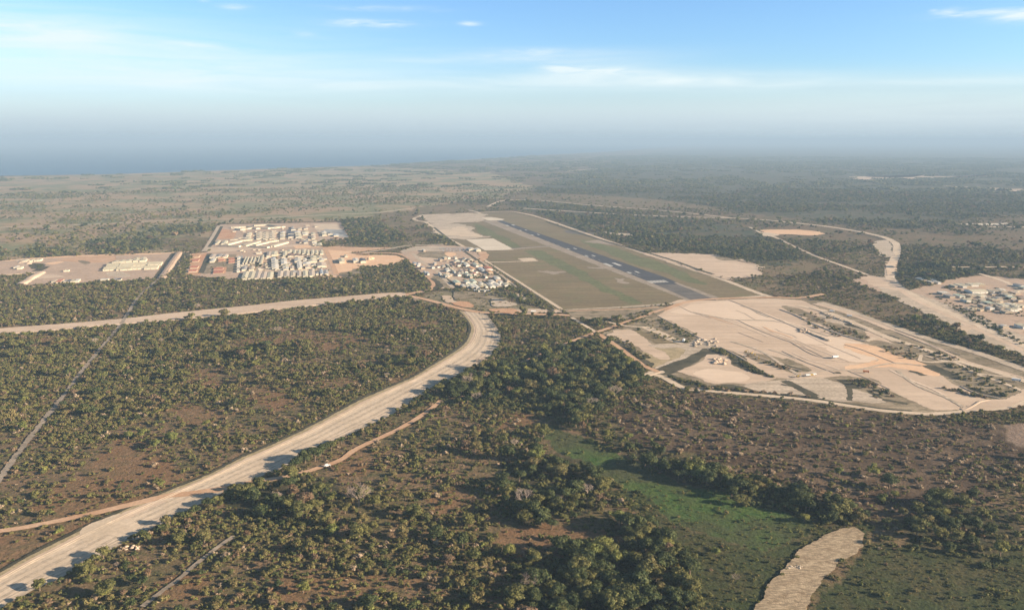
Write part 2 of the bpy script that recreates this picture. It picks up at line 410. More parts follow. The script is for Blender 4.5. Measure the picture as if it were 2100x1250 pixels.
# ground: one sheet, finer near the camera and ahead
def ground():
    rad = [0.0]; r = 180.0
    while r < 90000: rad.append(r); r *= (1.0095 if r < 9000 else 1.05)
    ang = list(np.arange(-50, 50.01, .22)) + list(np.arange(54, 307, 6))
    ang = np.radians(np.array(ang)); na = len(ang)
    rr = np.array(rad[1:])[:, None]
    x = (rr*np.sin(ang)[None, :]).ravel(); y = (rr*np.cos(ang)[None, :]).ravel()
    nr = len(rad)-1
    vs = np.zeros((len(x)+1, 3)); vs[1:, 0] = x; vs[1:, 1] = y
    fs = []
    i = np.arange(nr-1)[:, None]; j = np.arange(na)[None, :]; j2 = (j+1) % na
    q = np.stack([1+i*na+j, 1+i*na+j2, 1+(i+1)*na+j2, 1+(i+1)*na+j], -1).reshape(-1, 4)[:, ::-1]
    tri = np.stack([np.zeros(na, int), 1+(np.arange(na)+1) % na, 1+np.arange(na)], -1)[:, ::-1]
    me = bpy.data.meshes.new('ground')
    nl = q.size + tri.size
    me.vertices.add(len(vs)); me.vertices.foreach_set('co', vs.ravel())
    me.loops.add(nl); me.loops.foreach_set('vertex_index', np.concatenate([q.ravel(), tri.ravel()]))
    me.polygons.add(len(q)+len(tri)); me.polygons.foreach_set('loop_start', np.concatenate([np.arange(len(q))*4, q.size+np.arange(len(tri))*3]))
    me.update(calc_edges=True)
    x = vs[:, 0]; y = vs[:, 1]; d = np.hypot(x, y)
    a = np.minimum(28, 6 + d/130)
    jx = x + (fbm(x, y, 45)-.5)*a*3 + (fbm(x, y, 12)-.5)*8; jy = y + (fbm(x+777, y, 45)-.5)*a*3 + (fbm(x, y+300, 12)-.5)*8
    z = np.where(y > 50, look(ZR, jx, np.maximum(jy, 60)), 0)
    for nm in ('dryfield','meadow','grove','burnt','brown','fargreen','olive','fardry','field_mix','bare'):
        at = me.attributes.new('z_'+nm, 'FLOAT', 'POINT'); at.data.foreach_set('value', (z == ZID[nm]).astype(np.float32))
    m, k, b = base_mat('ground')
    def A(n): q_ = k.node('ShaderNodeAttribute', attribute_name='z_'+n); return q_.outputs['Fac']
    pos = k.node('ShaderNodeNewGeometry').outputs['Position']
    n1 = k.noise(pos, 1/260, 5, .6); n2 = k.noise(k.mapping(pos, loc=(77, 9, 3)), 1/55, 6, .62); n3 = k.noise(pos, 1/9, 5, .65); n4 = k.noise(pos, 1/2.2, 3, .6)
    c = k.mix(k.step(n2, .38, .62), (.118,.100,.048), (.19,.125,.075))
    c = k.mix(k.step(n1, .46, .64), c, (.185,.125,.075))
    c = k.mix(k.math('MULTIPLY', k.step(n3, .47, .60), .7), c, (.055,.062,.026))
    def rg(a_, b_, lo=.4, hi=.6): return k.mix(k.step(n3, lo, hi), a_, b_)
    c = k.mix(A('fardry'), c, k.mix(k.step(n1, .42, .58), k.mix(k.step(n2, .4, .6), (.23,.205,.115), (.15,.165,.075)), (.33,.235,.145)))
    c = k.mix(A('dryfield'), c, k.mix(k.step(n2, .4, .62), (.19,.135,.08), (.13,.115,.055)))
    c = k.mix(A('fargreen'), c, k.mix(k.step(n2, .4, .62), (.055,.068,.034), (.11,.085,.05)))
    c = k.mix(A('burnt'), c, k.mix(k.step(n2, .40, .62), k.mix(k.step(n3, .4, .62), (.050,.034,.021), (.092,.060,.038)), (.130,.092,.060)))
    c = k.mix(A('brown'), c, k.mix(k.step(n2, .3, .7), (.185,.108,.058), rg((.215,.135,.075), (.13,.098,.05))))
    c = k.mix(A('meadow'), c, k.mix(k.step(n2, .36, .64), k.mix(k.step(n3, .4, .6), (.040,.088,.018), (.072,.112,.028)), k.mix(k.step(n3, .4, .62), (.075,.080,.034), (.05,.06,.025))))
    c = k.mix(A('olive'), c, k.mix(k.step(n2, .4, .62), (.044,.058,.020), rg((.078,.070,.030), (.046,.052,.020))))
    c = k.mix(A('grove'), c, rg((.045,.048,.024), (.08,.065,.036)))
    c = k.mix(A('field_mix'), c, k.mix(k.step(n2, .35, .6), (.27,.22,.15), (.17,.15,.085)))
    c = k.mix(A('bare'), c, (.22,.16,.12))
    f = k.step(n4, .3, .7, .78, 1.22); g = k.node('ShaderNodeCombineColor'); [k.put(g.inputs[i_], f) for i_ in range(3)]
    c = k.mix(1.0, c, g.outputs[0], 'MULTIPLY')
    k.put(b.inputs['Base Color'], c); b.inputs['Roughness'].default_value = .95
    bump(k, b, k.math('ADD', k.noise(pos, 1/3.5, 5, .7), k.math('MULTIPLY', n3, 1.5)), .9, 1.2)
    me.materials.append(m)
    o = link('ground', me); tag(o, kind='structure')
ground()

shore = pts('-3000,395 -700,369 -300,365 0,361 120,359 240,357 400,351 480,348.5 560,346 660,343 750,340 830,335.5 900,331 1000,325 1100,318.5 1180,314.5 1240,311.5 1290,307 1360,301 1420,295')
sw = W(shore); sw = resample(sw, 400)
sw = [(x + (float(fbm(x, y, 900))-.5)*260, y + (float(fbm(x+5e3, y, 900))-.5)*500) for x, y in sw]
far = [(sw[-1][0], 88000), (-88000, 88000), (-88000, sw[0][1])]
m, k, b = base_mat('sea')
pos = k.node('ShaderNodeNewGeometry').outputs['Position']
k.put(b.inputs['Base Color'], k.mix(k.step(k.noise(k.mapping(pos, (1/3000, 1/500, 1)), 1, 4), .35, .65), (.045,.115,.19), (.06,.14,.22)))
b.inputs['Roughness'].default_value = .45; b.inputs['Specular IOR Level'].default_value = .3
bump(k, b, k.noise(pos, 1/12, 4, .6), .8, 2)
o = link('sea', mesh('sea', [(x, y, .6) for x, y in sw+far], [list(range(len(sw)+3))], 'sea')); tag(o, kind='structure')
if o.data.polygons[0].normal.z < 0: o.data.flip_normals()
exclude([(u, v+.6) for u, v in shore if u > -1500] + [(1420, 285), (-1500, 285)])
# beach
ribbon('beach', [(u, v+.6) for u, v in shore[4:17]], 45, 'sand_grey', z=.7, jag=12, ex=False, sub=3)

exec_parts = []
# =================================================================== AIRFIELD
sheet('airfield_grass', pts('868,446 880,441 960,438.5 1040,435 1075,441 1110,450 1250,497 1400,547 1480,573 1571,606 1480,614 1420,618 1350,626 1250,632 1152,635 1100,604 1050,572 1000,540 950,508 905,484 882,462'), 'airfield_grass', jag=2)
Z4 = lambda s: zo(s, 960, 420, 3.5)
Z3 = lambda s: zo(s, 680, 400, 4.1667)
sheet('airfield_green', Z4('820,255 900,262 1100,330 1300,390 1500,470 1700,560 1640,560 1450,500 1250,440 1050,360 900,300'), 'airfield_green', jag=1.5, smooth=True)
sheet('airfield_green', Z4('420,335 520,330 640,390 800,470 950,560 1100,640 1230,695 1180,705 1050,650 880,565 700,470 540,400'), 'airfield_green', jag=1.5, smooth=True)
sheet('airfield_green', Z3('1230,250 1330,290 1500,370 1600,440 1560,450 1420,380 1280,320'), 'airfield_green', jag=1.5, smooth=True)
# bare earth in the grass of the field
for s_, m_ in [('500,485 660,472 640,484 520,492', 'shoulder'), ('860,445 960,440 940,450', 'shoulder'), ('880,262 1000,262 1080,280 980,282', 'shoulder'), ('1460,690 1560,682 1620,690 1500,700', 'sand'),
               ('1070,520 1150,545 1130,552', 'shoulder'), ('690,185 800,190 900,205 850,215 760,205', 'asphalt_old')]:
    sheet('bare_earth', Z4(s_), m_, jag=3, smooth=True)
sheet('bare_earth', Z3('760,170 1000,165 1240,160 1330,200 1160,230 960,235 1100,250 1200,290 1300,355 1180,370 1000,365 940,340 880,290 830,270 850,230 790,200'), 'sand_grey', jag=4, smooth=True)
sheet('bare_earth', Z3('890,300 1040,290 1080,270 1150,290 1240,345 1160,350 1050,345 960,330'), 'gravel_pale', jag=3, smooth=True)
sheet('bare_earth', Z3('1280,195 1400,192 1480,205 1440,222 1330,215'), 'concrete', jag=1)
ribbon('runway_shoulder', [(1008,452.0,70),(1400,597.0,70),(1452,618,70)], 70, 'shoulder', jag=3, ex=False, sub=2)
ribbon('perimeter_track', pts('1150,634 1100,602 1050,570 1000,538 950,505 905,482 884,463 872,455'), 9, 'gravel_pale', jag=1)
ribbon('perimeter_track', pts('872,455 856,452 849,448 860,444 880,440 960,437 1040,433.5 1075,438 1110,447 1250,495 1400,546 1480,572 1575,607 1625,613'), 11, 'gravel_pale', jag=1.5)
ribbon('perimeter_track', pts('1152,636 1250,631 1350,624.5 1440,616 1570,606'), 9, 'gravel_old', jag=1)
ribbon('sand_verge', pts('1145,636 1000,541 930,497 890,466'), 7, 'dark_bank', jag=1, ex=False)
sheet('apron', Z3('1150,380 1210,376 1380,370 1562,466 1312,473'), 'concrete', jag=.4)
ribbon('taxiway', Z3('1540,462 1700,448 1900,436'), 17, 'shoulder', jag=.6)
ribbon('taxiway', Z3('1540,452 1700,442 1880,432'), 7, 'asphalt_old', jag=.6, ex=False)
ribbon('access_track', Z3('1300,572 1450,572 1600,566 1760,560'), 7, 'gravel_pale', jag=.8)
sheet('gravel_pad', Z3('1600,541 1720,538 1760,562 1640,568'), 'gravel_pale', jag=1)
sheet('runway', Z4('203,116 242,112 1398,514 1440,548 1290,545 1285,546'), 'asphalt', jag=.2, straight=True)
sheet('turning_pad', Z4('1300,505 1400,514 1496,555 1440,562'), 'asphalt', jag=.4)
sheet('old_runway', Z4('1326,562 1470,556 1790,687 1612,688'), 'asphalt_old', jag=.4)
sheet('runway', Z4('1326,560 1465,554 1500,569 1345,571'), 'asphalt', jag=.2, straight=True)
za = nextz()
def mark(cx, cy, lm, wm):
    x, y = G(960+cx/3.5, 420+cy/3.5); c_, s_ = cos(RA), sin(RA)
    me = mesh('runway_marking', [(x+a*c_-b_*s_, y+a*s_+b_*c_, za) for a, b_ in ((-lm/2,-wm/2),(lm/2,-wm/2),(lm/2,wm/2),(-lm/2,wm/2))], [(0,1,2,3)], 'paint')
    o = link('runway_marking', me); tag(o, kind='structure'); return o
for (a, b_), (c_, d_), L_, w_ in [((280,148),(324,145),34,8),((375,183),(415,181),24,5),((462,217),(504,213),24,5),((720,317),(768,314),24,5),((850,368),(900,365),24,5),((1005,430),(1068,426),48,9),((1157,487),(1213,482),24,6)]:
    mark(a, b_, L_, w_); mark(c_, d_, L_, w_)
for q_ in range(3): mark(1305+q_*22, 553-q_*1.2, 26, 4.5)
for q_ in range(3): mark(1370+q_*22, 549-q_*1.2, 26, 4.5)
for s_ in ('1020,455 1075,476', '1120,493 1150,505', '1195,520 1235,536', '1290,556 1312,566'):  # centre line dashes
    a_ = pts(s_); n_ = 3
    for q_ in range(n_):
        u_ = a_[0][0]+(a_[1][0]-a_[0][0])*(q_+.5)/n_; v_ = a_[0][1]+(a_[1][1]-a_[0][1])*(q_+.5)/n_
        mark((u_-960)*3.5+2, (v_-420)*3.5, 18, .9)

# =================================================================== BIG SAND WORKS
ZA = lambda s: zo(s, 1180, 590, 4.038)
ZB = lambda s: zo(s, 1600, 600, 4.2)
sheet('sand_platform', pts('1338,650 1351,642 1366,631 1418,618 1494,614 1576,610 1640,611 1690,618 1760,640 1850,672 1960,710 2100,757 2240,800 2180,850 2100,828 2020,836 1971,842 1905,852 1800,843 1700,828 1551,812 1450,803 1403,797 1351,772 1320,775 1316,766 1351,757 1300,735 1229,687 1262,675 1300,662'), 'dun', jag=3)
sheet('sand_platform', pts('1351,647 1366,631 1418,617.5 1494,615 1576,612 1640,616 1700,640 1776,672 1830,705 1886,748 1960,790 2017,817 2000,829 1971,838 1917,840 1870,820 1826,800 1780,782 1740,768 1680,775 1621,775 1586,773 1530,742 1477,711 1428,689 1390,668'), 'sand', jag=2)
sheet('graded_sand', pts('1372,640 1420,624 1494,617 1700,690 1768,704 1730,712 1690,712 1640,700 1560,672 1480,650'), 'sand_graded', jag=1.5)
sheet('graded_sand', pts('1351,647 1372,640 1440,655 1560,690 1680,725 1740,745 1740,762 1660,760 1560,735 1477,711 1428,689'), 'sand', jag=1.5)
sheet('graded_sand', pts('1700,712 1770,710 1822,738 1760,742 1720,728'), 'sand_graded', jag=1.5, smooth=True)
sheet('orange_sand', ZB('560,450 750,440 1000,520 1200,610 1290,690 1180,680 1000,640 800,630 900,590 760,530'), 'sand_orange', jag=2.5, smooth=True)
sheet('orange_sand', ZB('600,665 700,625 900,600 1050,640 960,650 760,655'), 'sand_orange', jag=2, smooth=True)
sheet('graded_sand', ZB('600,675 780,650 960,640 1120,680 1240,720 1400,770 1560,830 1750,905 1690,960 1560,1000 1330,1010 1150,920 950,835 760,740'), 'sand', jag=1.5)
# scrub islands on the platform
for s_, m_ in [('0,110 90,130 400,230 600,290 720,350 800,400 740,418 560,350 400,290 200,200 60,160', 'dun'), ('350,180 450,170 620,235 760,320 700,320 560,270 420,225', 'sand_grey'),
               ('770,425 900,425 1100,500 1200,540 1180,580 1080,560 900,480', 'dun'), ('890,375 940,370 985,390 940,400', 'dark_bank'), ('1000,410 1150,450 1400,520 1580,585 1400,580 1250,540 1100,480', 'dun'),
               ('600,265 680,280 765,320 720,325 650,300', 'dark_bank'), ('1340,600 1560,600 1750,640 2000,760 2080,850 1980,910 1840,905 1600,810 1450,730 1300,640', 'dun'),
               ('1560,600 1800,650 1960,730 1850,700 1700,660', 'dun'), ('560,745 780,750 870,800 760,835 660,830 600,790', 'dun'), ('0,585 60,590 200,665 180,680 60,650', 'dun')]:
    sheet('scrub_ground', ZB(s_), m_, jag=2, smooth=True, ex=False)
sheet('scrub_ground', ZA('1400,530 1560,560 1700,600 1890,690 1780,700 1600,620 1480,580'), 'dun', jag=2, smooth=True, ex=False)
sheet('scrub_ground', ZA('590,240 700,250 860,340 1000,400 900,460 780,440 700,390 560,330 480,320'), 'dun', jag=2, smooth=True, ex=False)
sheet('scrub_ground', ZA('440,330 560,350 700,400 830,440 700,455 560,400'), 'airfield_grass', jag=2, smooth=True, ex=False)
sheet('scrub_ground', ZA('660,500 860,490 900,560 760,640 640,650 560,560'), 'verge', jag=2, smooth=True, ex=False)
sheet('scrub_ground', ZA('230,380 330,420 560,560 640,650 560,620 400,510'), 'dark_bank', jag=2, smooth=True, ex=False)
sheet('pale_sand', ZA('270,375 440,335 560,420 640,480 770,560 700,575 500,480 330,410'), 'sand', jag=1.5, smooth=True, ex=False)
sheet('pale_sand', ZA('560,320 640,330 860,440 800,445 660,370'), 'gravel_pale', jag=1, smooth=True, ex=False)
sheet('pale_sand', ZA('620,480 760,460 900,460 1000,425 1100,440 1190,480 1100,500 1000,520 900,600 780,650 700,660 900,540 860,490 720,500'), 'sand_grey', jag=1.5, smooth=True, ex=False)
sheet('pale_sand', ZA('880,690 960,650 1090,615 1080,560 1180,545 1250,560 1340,640 1480,700 1640,742 1560,775 1440,800 1250,815 1120,790 1010,740'), 'sand', jag=1.5, smooth=True, ex=False)
sheet('pale_sand', ZA('1000,720 1150,690 1350,720 1420,760 1300,800 1150,780'), 'sand_graded', jag=1.5, smooth=True, ex=False)
sheet('scrub_ground', ZA('1080,495 1200,490 1400,590 1560,690 1640,740 1480,700 1330,640 1250,560 1170,545 1090,540'), 'dark_bank', jag=1.5, smooth=True, ex=False)
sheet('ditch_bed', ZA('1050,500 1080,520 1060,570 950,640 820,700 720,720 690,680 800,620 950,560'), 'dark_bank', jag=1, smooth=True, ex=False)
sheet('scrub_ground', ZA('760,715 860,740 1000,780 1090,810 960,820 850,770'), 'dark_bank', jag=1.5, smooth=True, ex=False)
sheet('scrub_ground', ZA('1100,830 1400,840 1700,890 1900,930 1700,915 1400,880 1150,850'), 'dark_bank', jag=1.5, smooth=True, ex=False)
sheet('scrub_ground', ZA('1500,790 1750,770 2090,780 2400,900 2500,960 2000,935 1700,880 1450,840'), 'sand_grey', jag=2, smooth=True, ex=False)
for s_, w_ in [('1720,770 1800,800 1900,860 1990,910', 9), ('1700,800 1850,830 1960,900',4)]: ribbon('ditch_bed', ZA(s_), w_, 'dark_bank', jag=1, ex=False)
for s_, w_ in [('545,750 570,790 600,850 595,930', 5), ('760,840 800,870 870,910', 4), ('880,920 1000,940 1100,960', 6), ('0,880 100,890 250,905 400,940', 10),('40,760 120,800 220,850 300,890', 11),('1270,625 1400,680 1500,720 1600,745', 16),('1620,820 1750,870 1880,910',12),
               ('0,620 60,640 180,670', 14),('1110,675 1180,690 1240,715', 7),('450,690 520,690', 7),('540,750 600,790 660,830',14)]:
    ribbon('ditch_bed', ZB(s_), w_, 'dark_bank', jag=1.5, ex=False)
# low graded ridges (real banks that throw the late sun's shade)
def bank(px, w_, h_, mat, name='earth_bank', jag=.5, sub=5):
    if w_ < 7: h_ *= .42; w_ *= .8
    return ribbon(name, px, w_, mat, profile=[(-1, -.05), (-.55, h_*.8), (0, h_), (.55, h_*.8), (1, -.05)], jag=jag, ex=False, sub=sub)
for s_, w_, h_ in [('1270,100 1560,215 1900,360 2100,440', 3.5, 1.0), ('1340,265 1520,350 1750,440', 3.5, .8), ('860,150 960,200 1120,250', 3, .4), ('1350,370 1480,420 1560,450', 2.5, .5),
                   ('1800,470 1900,500 2050,570', 3, .7), ('1480,560 1700,640 1880,690', 4, .9), ('690,235 850,320 1010,405 1110,450', 5, 1.4), ('1210,495 1350,570 1500,660 1640,742', 5, 2.0)]:
    bank(ZA(s_), w_, h_, 'sand')
for s_, w_, h_ in [('0,395 100,430 250,520 360,555 470,560', 3.5, .9), ('20,505 200,590 330,640 480,695', 3.5, .9), ('590,675 760,745 950,835', 3.5, .9), ('560,450 700,490 900,570 1000,610', 3, .7),
                   ('0,145 120,190 250,252 500,355 740,422', 6, 2.2), ('250,130 500,215 760,320', 4, 1.2), ('1560,810 1700,870 1890,910', 4, 1.5), ('120,440 450,455', 2, .3),('1560,1000 1600,1040',4,1.2),
                   ('450,590 600,600 800,600 850,575', 2.5, .4), ('680,200 850,260 1000,320 1180,385', 4, 1.0), ('1000,340 1250,440 1400,490', 3, .8), ('1200,400 1350,470 1560,540', 3, .8)]:
    bank(ZB(s_), w_, h_, 'sand')
bank(ZB('1560,1000 1600,1005 1680,965 1720,940 1800,925'), 5, 1.5, 'sand')
# faint grader and tyre lines on the platform
for i in range(13):
    f_ = random.uniform(.05, .95); t0_ = random.uniform(0, .75); t1_ = t0_+random.uniform(.08, .3); q4 = [(1360,650),(1560,614),(2000,820),(1700,760)]
    def bil(s, t_): return (q4[0][0]*(1-s)*(1-t_)+q4[1][0]*s*(1-t_)+q4[2][0]*s*t_+q4[3][0]*(1-s)*t_, q4[0][1]*(1-s)*(1-t_)+q4[1][1]*s*(1-t_)+q4[2][1]*s*t_+q4[3][1]*(1-s)*t_)
    pp = [bil(f_, t0_+(t1_-t0_)*k_/3) for k_ in range(4)]; pp = [(u+random.uniform(-4, 4), v+random.uniform(-.8, .8)) for u, v in pp]
    ribbon('wheel_track', pp, random.uniform(1.2, 2.6), random.choice(('sand_grey', 'sand_graded', 'sand_orange', 'sand_graded')), jag=.9, ex=False)
for s_ in ('1500,700 1560,720 1600,745 1640,770', '1620,772 1700,760 1760,758 1830,745 1890,750', '1420,640 1500,655 1600,660 1700,690', '1840,760 1880,790 1940,815 1975,835'): ribbon('wheel_track', pts(s_), 3.5, 'sand_grey', jag=1, ex=False)
# parallel tracks on the right
ribbon('haul_road', ZB('340,85 580,155 800,240 1020,310 1250,390 1480,455 1700,520 1900,590 2100,662 2500,800'), 15, 'gravel_old', jag=1)
ribbon('haul_road', ZB('150,110 400,170 700,290 900,375 1150,458 1400,545 1600,608 1850,680 2100,762 2400,860'), 11, 'gravel_pale', jag=1)
ribbon('haul_road', ZB('300,95 500,150 760,240 960,320'), 14, 'sand', jag=1.5)
ribbon('haul_road', ZB('960,320 1200,410 1400,500 1600,590 1800,650 2100,735'), 5, 'sand', jag=1)
for s_, w_ in [('1200,590 1300,600 1500,600 1700,705 1900,770 2090,850', 5), ('1200,590 1220,540 1260,545 1400,585 1560,600', 4), ('1560,600 1700,640 1850,680', 4), ('1700,700 1900,720 2100,745', 4), ('740,420 800,400 900,390 980,420', 6)]:
    ribbon('track', ZB(s_), w_, 'gravel_pale', jag=.8)
ribbon('haul_road', pts('1318,770 1340,768 1362,775 1403,796 1452,801 1551,810 1640,818 1700,826 1800,841 1870,847 1905,849 1960,846 2000,840 2050,838 2100,826 2200,800'), 8, 'gravel_pale', jag=.8)
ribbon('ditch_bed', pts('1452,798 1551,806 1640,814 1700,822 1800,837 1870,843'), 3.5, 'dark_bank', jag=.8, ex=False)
sheet('pale_sand', ZB('1560,1005 1700,965 1820,925 1960,925 2060,880 2100,840 2300,800 2300,900 2100,920 2000,960 1900,990 1600,1020'), 'sand', jag=1.5)
ribbon('haul_road', ZA('560,745 640,705 700,700 690,690'), 10, 'gravel_pale', jag=.8)
bank(ZA('560,745 620,725 700,700'), 4, 1.2, 'sand')

# =================================================================== CENTRE AND RIGHT CLEARINGS
sheet('cleared_ground', pts('1750,575 1785,565 1822,572 1850,600 1890,590 1960,572 2000,566 2100,572 2240,590 2400,760 2200,760 2100,712 1990,662 1920,632 1860,612 1800,596'), 'compound_soil', jag=3)
sheet('cleared_ground', pts('1780,565 1825,570 1870,600 1980,640 2100,690 2300,780 2300,810 2100,730 2010,697 1950,667 1900,642 1850,618 1810,596'), 'sand_grey', jag=3)
sheet('cleared_ground', zo('740,880 900,870 1000,940 960,970 820,970', 1860, 540, 6.945), 'sand', jag=2, smooth=True, ex=False)
sheet('cleared_ground', zo('820,650 1100,660 1400,720 1450,760 1300,770 1050,700 900,690', 1860, 540, 6.945), 'compound_soil', jag=2, smooth=True, ex=False)
ZE = lambda s: zo(s, 1860, 540, 6.945)
sheet('cleared_ground', ZE('1400,900 1667,890 1667,990 1530,980 1450,930'), 'sand', jag=1, smooth=True, ex=False)
Z5 = lambda s: zo(s, 1500, 440, 3.5)
ribbon('main_road', Z5('-1500,-45 -800,-2 -400,15 0,25 250,40 500,65 700,88 900,120 1000,140 1100,165 1170,200 1188,235 1180,290 1160,340 1140,380 1135,420 1145,470 1200,520 1300,580 1500,680 1800,800 2100,935 2500,1100'), 17, 'gravel_pale', jag=2)
ribbon('main_road', Z5('1145,470 1200,530 1300,600 1500,700 1800,840 2100,980'), 9, 'sand', jag=1)
for q_ in range(7): ribbon('road_mound', Z5(f'{1098+q_*3},{345+q_*15} {1190-q_*2},{345+q_*15}'), 9, 'sand', profile=[(-1,0),(0,2),(1,0)], jag=.3, ex=False, sub=2)
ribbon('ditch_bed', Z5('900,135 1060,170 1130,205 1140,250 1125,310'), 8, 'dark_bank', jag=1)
sheet('cleared_ground', Z5('1020,215 1090,185 1130,210 1140,260 1120,300 1050,290 1035,255'), 'sand_grey', jag=2, smooth=True)
sheet('cleared_ground', Z5('980,450 1060,450 1110,480 1150,540 1090,530 1000,500'), 'sand', jag=2, smooth=True)
ribbon('track', Z5('130,90 220,135 330,170 450,230 540,270 620,305 780,362 900,405 980,435'), 8, 'gravel_pale', jag=1)
sheet('bare_earth', Z5('230,112 400,108 600,120 650,140 600,148 400,140 270,138'), 'sand_orange', jag=2, smooth=True)
sheet('bare_earth', Z5('210,130 260,128 330,150 300,158 230,150'), 'gravel_pale', jag=2, smooth=True)
sheet('bare_earth', Z5('1620,66 1980,62 2010,70 1900,76 1700,74'), 'concrete', jag=2)
sheet('bare_earth', Z5('1820,86 2080,88 2200,92 1900,92'), 'gravel_pale', jag=2)
ribbon('track', Z5('1580,375 1800,378 1900,376 2100,378'), 9, 'gravel_pale', jag=2)
ribbon('track', Z5('1640,380 1780,425 1900,460 2000,500 2100,560'), 8, 'gravel_pale', jag=1)
sheet('bare_earth', Z4('1310,347 1400,345 1800,358 1860,375 1980,400 2070,440 2050,480 2000,505 1880,535 1800,520 1640,470 1500,425 1400,380'), 'sand', jag=4, smooth=True)
sheet('bare_earth', Z4('1800,372 1900,378 1960,400 1860,400'), 'dun', jag=3, smooth=True, ex=False)
sheet('bare_earth', Z4('1000,197 1100,205 1210,226 1100,222'), 'gravel_pale', jag=3, smooth=True)
ribbon('sand_verge', Z4('1290,345 1500,410 1640,462 1760,500'), 9, 'dark_bank', jag=2, ex=False)
ribbon('sand_verge', Z4('560,120 760,190 1000,265 1290,345'), 6, 'dark_bank', jag=2, ex=False)
for s_ in ('1760,362 1840,364 1900,358', '1960,382 2060,388 2160,392', '1745,366 1900,363 2035,358'): sheet('bare_earth', pts(s_)+[(u, v+3) for u, v in pts(s_)[::-1]], 'sand', jag=12)
ribbon('track', pts('1160,352 1200,348 1230,346'), 20, 'gravel_pale', jag=5)
# far tracks
ribbon('track', pts('-200,477 14,466 96,464 216,459 360,451.6 500,449 600,444 760,437 800,433 850,427'), 11, 'gravel_pale', jag=2)
ribbon('track', pts('1000,424 1030,412 1080,410 1150,415 1200,420 1350,431 1500,447'), 12, 'gravel_pale', jag=2)
ribbon('track', pts('960,431 975,434 985,438'), 10, 'gravel_pale', jag=1)

# =================================================================== ROADS
ribbon('dirt_road', pts('830,605 870,597 888,590 893,581 880,567 866,555 850,540 838,528 820,521 790,519 740,520 690,523'), 14, 'orange_dirt', jag=1)
ribbon('dirt_road', pts('690,523 680,540 690,560 700,570'), 22, 'orange_dirt', jag=1.5)
sheet('dirt_road', pts('662,508 690,505 735,508 800,508 738,516 700,520 704,568 690,566 672,530'), 'orange_dirt', jag=2)
sheet('bare_earth', pts('690,522 740,522 800,524 820,530 822,541 780,545 738,545 735,560 700,565 690,545'), 'sand_orange', jag=2, smooth=True)
sheet('bare_earth', pts('700,556 735,552 738,566 705,568'), 'dun', jag=1, smooth=True, ex=False)
ribbon('dirt_road', Z3('270,495 430,470 530,455 600,440 700,430 860,425 1000,420'), 10, 'gravel_old', jag=1)
ribbon('dirt_road', pts('835,606 880,616 940,632 990,641 1080,644 1150,646 1230,650 1300,653 1350,640 1372,631'), 11, 'orange_dirt', jag=1)
ribbon('dirt_road', pts('1372,631 1420,617 1494,612 1580,610 1640,611 1690,603'), 10, 'orange_dirt', jag=1)
sheet('red_earth', Z3('1040,930 1150,915 1210,945 1180,965 1090,955'), 'red_dirt', jag=1.5, smooth=True)
sheet('red_earth', Z3('1350,985 1500,965 1640,985 1600,1005 1450,1005'), 'red_dirt', jag=1.5, smooth=True)
sheet('bare_earth', Z3('1600,975 1900,975 1980,990 1860,1005 1640,1005'), 'sand', jag=1.5, smooth=True)
sheet('bare_earth', Z3('930,870 990,870 1010,890 1060,920 1000,920'), 'sand', jag=1.5, smooth=True)
sheet('bare_earth', Z3('1560,845 1650,850 1720,890 1640,900'), 'gravel_pale', jag=1.5, smooth=True, ex=False)
for s_ in ('1165,638 1230,636 1300,635 1350,629', '1185,650 1230,657 1280,668 1320,672', '1172,651 1200,668 1222,682'): ribbon('track', pts(s_), 5, 'gravel_pale', jag=.8)
sheet('bare_earth', pts('1155,637 1350,628 1372,632 1340,650 1300,655 1180,652'), 'dun', jag=1)
for s_ in ('1165,638 1230,636 1300,634 1350,630', ): ribbon('track', pts(s_), 4, 'orange_dirt', jag=.8)
ribbon('dirt_road', pts('1125,720 1150,710 1200,690 1260,669 1300,655 1340,641 1372,631'), 7, 'orange_dirt', jag=.8)
ribbon('dirt_road', pts('1060,748 1090,735 1125,720'), 4, 'orange_dirt', jag=.8)
ribbon('dirt_road', pts('1226,684 1255,703 1290,728 1320,750 1350,763'), 7, 'orange_dirt', jag=.8)
# village ground
sheet('village_ground', zo('0,140 230,60 700,20 1200,60 1330,130 1480,320 1700,470 2080,760 1500,830 1000,800 740,800 620,640 450,560 330,440 200,300 60,170', 820, 500, 8.75), 'compound_soil', jag=1.5)
ZV = lambda s: zo(s, 820, 500, 8.75)
for s_, m_ in [('0,150 230,60 740,60 760,140 400,130 200,130','sand_grey'), ('780,800 1000,620 700,560 620,600','gravel_old'), ('330,160 780,150 820,230 660,270 450,260','dun'), ('820,170 940,160 1000,190 880,220','sand_orange'),
               ('1430,160 1560,150 1530,280 1440,300','orange_dirt'), ('330,250 640,270 660,320 480,350','sand'), ('600,600 700,590 900,780 740,770','dun'), ('560,620 640,640 740,780 650,850 610,800 650,740','dark_bank'),
               ('680,520 740,540 960,720 1060,800 980,800 800,640','dark_bank'), ('1000,820 1400,800 2000,840 2080,900 1800,1000 1300,960 1000,1000','dun'), ('1660,990 1960,1050 2100,1100 1700,1120','sand_grey'), ('740,940 860,940 930,1000 880,1040','sand')]:
    sheet('village_ground', ZV(s_), m_, jag=1, smooth=True, ex=False)
for s_ in ('230,170 400,330 560,420 700,520 860,700 960,790', '1180,150 1300,230 1450,330 1700,500 2080,780'): ribbon('street', ZV(s_), 7, 'gravel_old', jag=.6)
ribbon('ditch_bed', ZV('1160,140 1280,220 1430,330 1680,510 2060,790 2400,1030 2740,1220'), 7, 'dark_bank', jag=1, ex=False)

